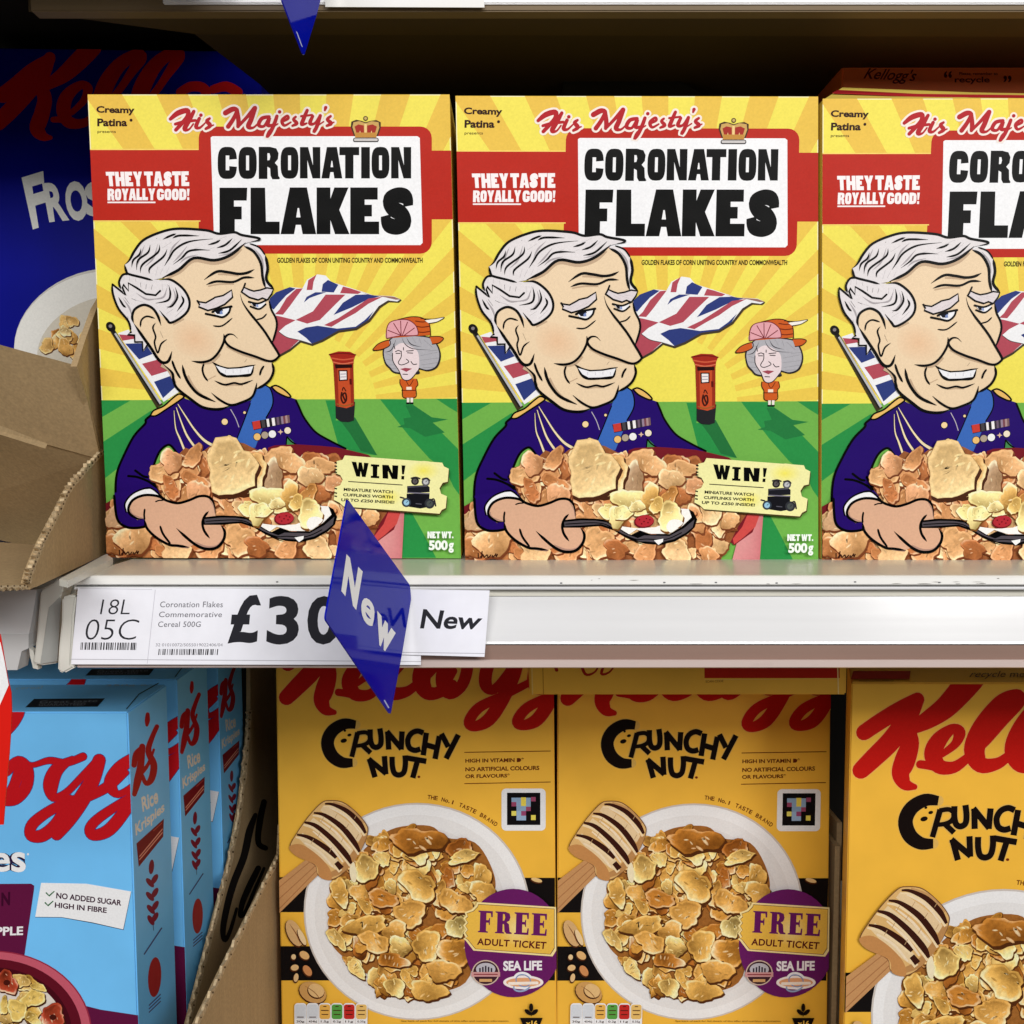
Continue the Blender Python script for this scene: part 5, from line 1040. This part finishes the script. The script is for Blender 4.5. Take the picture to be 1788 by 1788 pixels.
# ------------------------------------------------------------ sky blue boxes, left
YK = .54
ytr = 1243; yrb = zpx(ZB, YK, 240)
def xe(y): return 223 + .034*(y-1243)
FT, FBr = onY(223, ytr, YK), onY(xe(yrb), yrb, YK)
FK = [FT - Vector((.19, 0, 0)), FT, FBr, FBr - Vector((.192, 0, 0))]
OK_ = (FK[2]+FK[3])/2 + Vector((0, .031, 0))
GK = 'sky blue Rice Krispies boxes one behind the other'
rk = empty('cereal_box', OK_, 'front sky blue Rice Krispies box with its top and fruit bowl picture showing', 'cereal box', GK)
carton(rk, FK, .062, OK_, M_BCARD)
QK = [(-460, 1243), (223, 1243), (xe(yrb), yrb), (-460, yrb)]
p = Print(lambda x, y: onY(x, y, YK), NF, OK_, clip=QK)
KR = (196, 24, 32); PUR = (96, 22, 62)
p.part('brand_name')
for out in (1, 0):
    c = (54, 40, 110) if out else KR; g = -1.6 if out else -3.6
    for s in (zR4((-80, 1250, 150), (60, 1130, 120), (110, 1060, 110)), zR4((20, 1640, 60), (90, 1540, 80), (130, 1420, 80)), zR4((40, 1440, 80), (120, 1375, 80), (180, 1430, 84), (170, 1540, 90), (100, 1625, 80), (10, 1640, 60)), zR4((130, 1372, 60), (210, 1400, 46), (320, 1370, 56), (430, 1385, 60), (540, 1345, 64)),
              zR4((470, 1360, 50), (370, 1430, 100), (330, 1530, 110), (350, 1610, 70), (430, 1580, 60), (540, 1470, 60), (640, 1370, 70)), zR4((645, 1370, 96), (600, 1500, 110), (520, 1640, 120), (440, 1760, 110), (370, 1850, 90)),
              zR5((480, 230, 96), (400, 380, 96), (300, 470, 100), (215, 470, 90), (225, 395, 90), (330, 310, 84), (470, 240, 80), (600, 200, 60)), zR4((560, 1620, 60), (700, 1540, 80), (820, 1450, 50)), zR4((880, 1340, 70), (780, 1420, 100), (720, 1520, 100), (770, 1590, 60), (880, 1530, 60)),
              zR5((930, 160, 90), (880, 280, 96), (760, 430, 100), (650, 470, 86), (625, 420, 84), (700, 340, 80), (900, 210, 70))):
        p.stroke(s, c, grow=g)
p.part('product_name')
for fat, c in ((.07, (40, 20, 60)), (.02, (244, 244, 246))): p.text('es', zR5((-60, 595), (178, 585), (180, 728), (-60, 722)), c, fat=fat); 
q = zR5((195, 602))[0]; p.poly(ell(q[0], q[1], 2, 2, 8), (240, 240, 244))
p.part('flavour_panel')
p.poly(zR5((-1200, 815), (215, 806), (238, 820), (236, 850), (165, 1340), (-1200, 1340)), PUR); p.text('N', zR5((10, 868), (72, 862), (70, 955), (10, 962)), (60, 10, 40), fat=.04); p.text('APPLE', zR5((-100, 1108), (162, 1102), (160, 1162), (-100, 1170)), (240, 236, 240), fat=.03)
p.poly(zR5((540, 1640), (700, 1680), (1100, 1740), (1100, 3600), (540, 3600)), PUR)
p.part('claim_card')
p.poly(zR5((288, 804), (600, 808), (912, 862), (858, 1128), (640, 1080), (430, 1042), (245, 1040)), (40, 60, 90)); p.poly(zR5((286, 800), (600, 806), (910, 860), (855, 1123), (640, 1074), (430, 1038), (245, 1036)), (240, 240, 242))
for y in (0, 68):
    q = (-8 if y else 0); p.stroke(zR5((322+q, 870+y, 10), (342+q, 890+y, 12), (376+q, 860+y, 8)), (60, 110, 70), sm=False)
p.text('NO ADDED SUGAR', zR5((392, 866), (845, 920), (842, 960), (390, 908)), (60, 20, 46), fat=.03); p.text('HIGH IN FIBRE', zR5((382, 934), (742, 972), (740, 1010), (380, 972)), (60, 20, 46), fat=.03)
p.part('bowl_print')
for k, cc in ((1, (150, 44, 66)), (.985, (196, 90, 108)), (.90, (96, 18, 34)), (.80, (70, 12, 24)), (.74, (224, 214, 204))):
    q = zR5((-50, 1850))[0]; p.poly(ell(q[0], q[1], 690*.2517*k, 580*.2517*k, 64), cc)
p.part('cereal_print')
rnd = random.Random(8)
for i in range(46):
    x, y = rnd.uniform(-560, 400), rnd.uniform(1480, 2200); q = zR5((x, y))[0]
    if ((x+50)/500)**2 + ((y-1850)/410)**2 < 1: p.flake(q[0], q[1], rnd.uniform(12, 20), rnd.choice([(206, 160, 70), (220, 180, 104), (190, 96, 54), (226, 206, 160)]), rnd, blis=6, shadow=(80, 40, 20))
for x, y, r in ((50, 1490, 80), (370, 1730, 90)):
    q = zR5((x, y))[0]; p.flake(q[0], q[1], r*.2517, (180, 70, 44), rnd, asp=.95, blis=8); p.poly(ell(q[0], q[1], 6, 5, 14), (70, 20, 12))
for x, y, r, asp in ((30, 1650, 60, .5), (230, 1600, 90, .6), (120, 1680, 80, .8), (230, 1740, 60, .7), (270, 1520, 50, .6)):
    q = zR5((x, y))[0]; p.flake(q[0], q[1], r*.2517, (220, 184, 96), rnd, asp=asp, blis=6)
put_print(p, rk, food=('cereal_print',))
SN = (FBr - FT).cross(Vector((0, 1, 0))).normalized()
if SN.x < 0: SN = -SN
# right-hand side of the carton
SBk = [FT, FT + Vector((0, .062, 0)), FBr + Vector((0, .062, 0)), FBr]
p = Print(lambda x, y: onplane(x, y, FT, SN), SN, OK_)
p.part('side_print')
DR = (128, 24, 40)
def sd(*pts): return [q for q in pts]
for s in (zR4((960, 1070, 26), (958, 1110, 34), (955, 1140, 20)), zR4((1020, 1150, 30), (985, 1230, 34), (965, 1310, 40), (1000, 1400, 46), (985, 1490, 44), (950, 1520, 30), (925, 1470, 26)), zR4((915, 1290, 26), (885, 1330, 40), (872, 1400, 36)), zR4((925, 1280, 40), (915, 1400, 46), (895, 1500, 50), (874, 1590, 30)), zR4((905, 1460, 40), (960, 1400, 24), (1000, 1300, 16))): p.stroke(s, (168, 22, 34))
p.text('Rice', zR5((978, 210), (1092, 135), (1098, 245), (990, 312)), (236, 226, 214), fat=.03); p.text('Krispies', zR5((936, 392), (1138, 232), (1142, 322), (944, 502)), (236, 226, 214), fat=.03)
p.poly(zR5((946, 528), (1136, 356), (1132, 480), (962, 690)), (120, 22, 34)); p.stroke(zR5((968, 640), (1126, 452)), (226, 150, 130), 1.8, sm=False); p.stroke(zR5((968, 618), (1126, 428)), (226, 150, 130), 1.8, sm=False); p.stroke(zR5((1064, 440), (1122, 386)), (190, 80, 70), 1.4, sm=False)
for x, y, rot in ((1050, 690, 95), (1040, 800, 50), (1072, 775, 120), (1040, 895, 50), (1074, 870, 120), (1046, 985, 50), (1076, 960, 120), (1046, 1060, 60), (1074, 1040, 120)):
    q = zR5((x, y))[0]; p.poly(ell(q[0], q[1], 10 if y > 700 else 13, 4.6, 14, rot=rot), (126, 28, 52))
p.stroke(zR5((1062, 1090), (1064, 1130)), (60, 50, 90), 1, sm=False); p.stroke(zR5((1000, 1295), (1120, 1115)), (70, 66, 120), 2.2, sm=False)
q = zR5((1072, 1455))[0]; p.poly(ell(q[0], q[1], 11.5, 35, 24, rot=3), (168, 44, 44))
for d in (0, 24, 48): p.stroke(zR5((1034, 1650+d), (1112, 1575+d)), (80, 60, 110), 1.8, sm=False)
put_print(p, rk)
ztk = FT.z
p = Print(lambda x, y: onZ(x, y, ztk), Vector((0, 0, 1)), OK_, z0=2e-4); p.part('lid_print')
p.poly(zR4((222, 972), (682, 968), (634, 1022), (164, 1026)), (20, 22, 28)); p.text('Great taste', zR4((262, 984), (640, 976), (632, 992), (255, 1000)), (120, 124, 130)); p.text('GUARANTEED', zR4((255, 1002), (560, 998), (552, 1014), (250, 1018)), (110, 112, 120)); p.part('lid_lettering'); p.text('350g e', zR4((690, 878), (960, 874), (950, 890), (684, 894)), (170, 196, 214)); p.text('cereal', zR4((110, 892), (280, 886), (270, 905), (100, 911)), (170, 196, 214))
p.stroke(zR4((824, 1036), (905, 940), (1030, 870)), (30, 40, 56), 1.6, sm=False)
put_print(p, rk)
rk2 = copy_thing(rk, OK_ + Vector((.0015, .0755, 0)), 'second sky blue Rice Krispies box from the front, mostly hidden')
rk3 = copy_thing(rk, OK_ + Vector((.0025, .158, 0)), 'third sky blue Rice Krispies box from the front, darkest, next to the tray wall')

# ------------------------------------------------------------ torn cardboard trays
def torn(name, pts, proj, off, parent, o, w=5, seed=1, n=44):
    """ragged corrugated edge following a path of pixels"""
    rnd = random.Random(seed); P = smooth(pts, False, 8); L, R = [], []
    for i, q in enumerate(P):
        a, b = P[max(i-1, 0)], P[min(i+1, len(P)-1)]; tx, ty = b[0]-a[0], b[1]-a[1]; l = math.hypot(tx, ty) or 1
        k = 1.0 if i % 2 else .45
        k *= rnd.uniform(.6, 1.35)
        L.append(proj(q[0] - ty/l*w*k, q[1] + tx/l*w*k) + off); R.append(proj(q[0] + ty/l*w*.35*rnd.uniform(.3, 1.4), q[1] - tx/l*w*.35*rnd.uniform(.3, 1.4)) + off)
    m = len(P); v = [x - o for x in L + R]; v += [x + off*-3 for x in v]
    f = []
    for i in range(m-1): f += [(i, i+1, m+i+1, m+i), (2*m+i, 3*m+i, 3*m+i+1, 2*m+i+1), (i, 2*m+i, 2*m+i+1, i+1), (m+i, m+i+1, 3*m+i+1, 3*m+i)]
    e = mesh(name, v, f, M_KRAFTE, parent)
    # flat dark patches along the edge, painting the shade inside the flutes
    v, f = [], []
    for i in range(1, m-1, 2):
        c = P[i]; r = rnd.uniform(.9, 1.7)
        k = len(v)
        v += [proj(c[0] + r*math.cos(t) - w*.25, c[1] + r*1.3*math.sin(t)) + off*1.15 - o for t in (0, 1.05, 2.1, 3.14, 4.2, 5.2)]
        f.append(tuple(range(k, k+6))[::-1])
    mesh('flute_shade', v, f, M_FLUTESHADE, e)
    return e
# tray holding the navy box, upper left
A = onZ(63, 1025, ZS); B = onZ(186, 967, ZS); wn = Vector((B.y-A.y, -(B.x-A.x), 0)).normalized()
if wn.x < 0: wn = -wn
wp = lambda x, y: onplane(x, y, A, wn)
tr = empty('cardboard_tray', (A+B)/2, 'torn brown cardboard tray in front of the navy box, upper left', 'cardboard tray'); to = Vector(tr.location)
tear = z3((722, 428), (650, 500), (562, 600), (482, 700), (430, 810), (352, 960), (305, 1050), (262, 1150), (215, 1270), (196, 1345))
back = wp(186, 967) + (B-A).normalized()*.10
side = [wp(*q) for q in tear] + [wp(52, 1026), A, B, back, back + Vector((0, 0, .19))] + [wp(168, 540), wp(150, 590), wp(134, 640)]
slab('side_wall', side, -wn*.003, M_KRAFT, tr, to)
torn('torn_edge', tear, wp, wn*.0006, tr, to, w=7, seed=3)
def lefts(v): return Vector((v.x - .25, v.y, v.z))
def lp_(x0, y0, rv):   # point at the picture's left on the same depth
    return onY(x0, y0, rv.y)
r0, r1, r2 = wp(140, 640)-wn*.0002, wp(176, 802)-wn*.0002, wp(74, 962)-wn*.0032
slab('front_panel', [lp_(-150, 562, r0), r0, r1, lp_(-150, 712, r1)], Vector((0, .003, 0)), M_KRAFT, tr, to)
yb_ = r1.y + .10
slab('folded_flap', [lp_(-150, 708, r1)+Vector((0, -.0005, .001)), r1+Vector((0, -.0005, .001)), onY(98, 966, yb_), onY(-150, 908, yb_)], Vector((0, .002, .002)), M_KRAFT, tr, to)
slab('crease_strip', [lp_(-150, 684, r1)+Vector((0, -.0008, 0)), wp(100, 775)-wn*.004+Vector((0, -.0008, 0)), wp(96, 783)-wn*.004+Vector((0, -.0008, 0)), lp_(-150, 712, r1)+Vector((0, -.0008, 0))], Vector((0, .0005, 0)), M_KRAFT, tr, to)
fz = ZS + .002
slab('tray_floor', [onZ(-200, 1034, fz), onZ(52, 1022, fz), B + Vector((-.004, 0, .002)), onZ(-200, 930, fz)], Vector((0, 0, -.0018)), M_KRAFT, tr, to)
e = torn('torn_edge', [(-40, 1028), (10, 1025), (48, 1024)], lambda x, y: onZ(x, y, fz), Vector((0, -.0004, .0004)), tr, to, w=4, seed=9)
# tray round the blue boxes
X1 = FBr.x + .0065
X1 = max(X1, FT.x + .006)
w1 = lambda x, y: onX(x, y, X1)
ed1 = [(437, 1150), (437, 1240), (433, 1300), (422, 1400), (404, 1500), (378, 1600), (352, 1700), (330, 1788), (305, 1880)]
t1 = empty('cardboard_tray', (X1, .72, ZB), 'brown cardboard tray wall with black printing beside the sky blue boxes', 'cardboard tray'); o1 = Vector(t1.location)
pts = [w1(*q) for q in ed1]; lowy = pts[-1].y
slab('side_wall', pts + [Vector((X1, lowy, ZB)), Vector((X1, .99, ZB)), Vector((X1, .99, pts[0].z))], Vector((-.003, 0, 0)), M_KRAFT, t1, o1)
torn('torn_edge', ed1[1:], w1, Vector((.0005, 0, 0)), t1, o1, w=5, seed=5)
p = Print(w1, Vector((1, 0, 0)), o1, z0=2e-4); p.part('wall_print')
for s in (zR5((1770, 330, 30), (1730, 440, 50), (1690, 620, 50), (1620, 800, 50), (1570, 980, 46), (1545, 1130, 40), (1560, 1200, 30), (1600, 1120, 26), (1640, 980, 20)), zR5((1790, 700, 40), (1730, 820, 44), (1680, 940, 40), (1665, 1030, 30), (1700, 1000, 26), (1760, 860, 24), (1830, 700, 20)), zR5((1830, 240, 40), (1800, 380, 44), (1790, 520, 40), (1840, 560, 36))): p.stroke(s, (26, 22, 20))
put_print(p, t1, m=mat('black_tray_ink', attr=True, rough=.8, spec=.1))
# tray round the orange boxes
X2 = FC[3].x - .0045
w2 = lambda x, y: onX(x, y, X2)
ed2 = [(492, 1440), (490, 1490), (468, 1535), (430, 1612), (387, 1700), (345, 1788), (300, 1880)]
t2 = empty('cardboard_tray', (0, .78, ZB), 'plain brown cardboard tray with slanted side round the orange pair', 'cardboard tray'); o2 = Vector(t2.location)
pts = [w2(*q) for q in ed2]
slab('side_wall', pts + [Vector((X2, pts[-1].y, ZB)), Vector((X2, .99, ZB)), Vector((X2, .99, pts[0].z))], Vector((-.003, 0, 0)), M_KRAFT, t2, o2)
torn('torn_edge', ed2, w2, Vector((.0005, 0, 0)), t2, o2, w=5, seed=6)
xr = onY(1449, 1600, .712).x
e = block('side_wall', xr, xr+.0035, .704, .97, ZB, onY(1460, 1470, .712).z, M_KRAFT, t2); e.location = -o2
e = block('divider', xr+.005, xr+.0085, .716, .97, ZB, onY(1460, 1440, .712).z, M_KRAFT, t2); e.location = -o2

# ------------------------------------------------------------ navy box, upper left
YF = .70
QF = [(-40, 83), (455, 90), (470, 967), (-25, 967)]
ybf = zpx(ZS+.003, YF); QF[2] = (470, ybf); QF[3] = (-25, ybf)
FF = [onY(*q, YF) for q in QF]; OF = (FF[2]+FF[3])/2 + Vector((0, .035, 0))
fr = empty('cereal_box', OF, 'navy blue Frosties cereal box in the torn tray, upper left, behind the yellow box', 'cereal box')
carton(fr, FF, .07, OF, M_NCARD)
p = Print(lambda x, y: onY(x, y, YF), NF, OF, clip=QF); p.part('brand_name')
FRD = (196, 26, 28)
S = (z1((20, 660, 110), (110, 590, 110), (230, 490, 110), (345, 410, 80)), z1((345, 400, 80), (290, 520, 110), (190, 640, 120), (80, 760, 120), (-10, 850, 110)), z1((640, 330, 130), (540, 430, 130), (440, 520, 110), (330, 590, 70), (270, 620, 50)), z1((270, 590, 90), (310, 680, 100), (290, 790, 110), (260, 890, 110), (300, 945, 70), (350, 955, 30)),
     z1((370, 830, 40), (440, 830, 50), (500, 845, 60)), z1((500, 780, 40), (580, 700, 50), (610, 620, 70), (560, 590, 60), (470, 660, 90), (440, 760, 100), (480, 850, 80), (590, 850, 60), (680, 780, 50)), z1((680, 790, 50), (800, 660, 50), (900, 520, 60), (975, 400, 90), (930, 385, 80), (820, 460, 100), (730, 600, 120), (700, 740, 110), (760, 830, 80), (900, 790, 50)),
     z1((920, 790, 50), (1060, 660, 50), (1160, 520, 60), (1240, 390, 90), (1190, 370, 80), (1080, 450, 100), (990, 600, 120), (960, 740, 110), (1020, 830, 80), (1160, 790, 50)), z1((1250, 640, 60), (1330, 600, 70), (1420, 620, 70), (1440, 740, 70)), z1((1480, 620, 60), (1570, 600, 70), (1650, 640, 70)))
for s in S: p.stroke(s, FRD)
p.part('product_name')
for s, q, f in (('F', ((150, 1232), (300, 1186), (330, 1560), (228, 1592)), .04), ('R', ((292, 1272), (428, 1262), (482, 1528), (342, 1542)), .04), ('O', ((440, 1262), (592, 1252), (618, 1530), (470, 1535)), .045), ('S', ((582, 1262), (760, 1240), (780, 1500), (600, 1510)), .045), ('T', ((770, 1250), (900, 1240), (920, 1500), (800, 1510)), .04)): p.text(s, z1(*q), (236, 236, 232), fat=f)
p.part('bowl_print')
q = (172, 590)
p.poly(ell(q[0], q[1], 150, 118, 48, rot=-18), (206, 202, 196)); p.poly(ell(q[0]-3, q[1]+2, 147, 115, 48, rot=-18), (236, 234, 228)); p.poly(ell(q[0]+8, q[1]+14, 118, 84, 40, rot=-18), (214, 206, 190))
p.part('flakes_print'); rnd = random.Random(21)
for i in range(40):
    a = rnd.uniform(0, 6.28); k = math.sqrt(rnd.random()); p.flake(q[0]+8+100*k*math.cos(a), q[1]+16+68*k*math.sin(a), rnd.uniform(10, 17), rnd.choice([(214, 160, 84), (226, 180, 108), (196, 132, 62), (236, 204, 144)]), rnd, blis=5, shadow=(96, 54, 24))
put_print(p, fr, food=('flakes_print',))

# ------------------------------------------------------------ dim things behind the yellow boxes
YO = .617
w0, w1_ = onY(1470, 140, YO).x, onY(1470, 140, YO).x + .19
zt_ = onY(1600, 112, YO).z
ob = empty('cereal_box', ((w0+w1_)/2, YO+.03, ZS), 'dim orange-red cereal box standing behind the right yellow box', 'cereal box'); oo = Vector(ob.location)
e = block('carton', w0, w1_, YO, YO+.06, ZS, zt_, mat('orange_red_card', lin((244, 120, 60)), rough=.5, spec=.2), ob, .0008); e.location = -oo
p = Print(lambda x, y: onY(x, y, YO), NF, oo); p.part('brand_name')
p.text("Kellogg's", [(1512, 118), (1602, 122), (1598, 148), (1506, 143)], (90, 18, 14), fat=.01, shear=.35)
p.part('recycling_print')
for s, q in (('“', (1648, 124, 1662, 136)), ('Please, remember to', (1675, 126, 1742, 132)), ('recycle', (1667, 134, 1728, 147)), ('”', (1752, 132, 1766, 144))): p.text(s, q, (80, 20, 14), fat=.02)
put_print(p, ob)
YW = .64
px = [(978, 250), (984, 140), (998, 129), (1030, 127), (1058, 126), (1085, 117), (1105, 112), (1138, 112), (1155, 124), (1180, 139), (1206, 152), (1236, 170), (1250, 250)]
w = [onY(x, y, YW) for x, y in px]; w = w + [Vector((w[-1].x+.005, YW, ZS)), Vector((w[0].x-.005, YW, ZS))]
o = Vector(((w[0].x+w[-3].x)/2, YW, ZS))
m = len(w); v = [q - o for q in w] + [(q - o)*1 + Vector((0, .03, -.004 if q.z > ZS+.05 else 0)) for q in w] 
e = slab('plastic_wrap', w, Vector((0, .03, 0)), M_BLACKPL, None, o); e.location = o
tag(e, 'crumpled black plastic wrap bunched behind the middle yellow box', 'packaging')
# red and white card at the left edge
cv = zR4((-300, 545), (0, 548), (10, 600), (30, 720), (50, 840), (72, 930), (76, 1050), (70, 1180), (60, 1330), (46, 1480), (22, 1788), (-300, 1788))
YE = .44
w = [onY(x, y, YE) for x, y in cv]; o = sum(w, Vector())/len(w)
cd = empty('promotion_card', o, 'red and white promotion card cut off by the left picture edge', 'shelf sign')
slab('card', w, Vector((0, .0006, 0)), mat('red_gloss_card', lin((214, 26, 16)), rough=.3, spec=.4), cd, o)
p = Print(lambda x, y: onY(x, y, YE), NF, o, z0=2e-4); p.part('white_panel')
p.poly(zR4((-300, 590), (4, 600), (30, 720), (58, 880), (0, 1010), (-300, 1600)), (240, 240, 242)); put_print(p, cd)
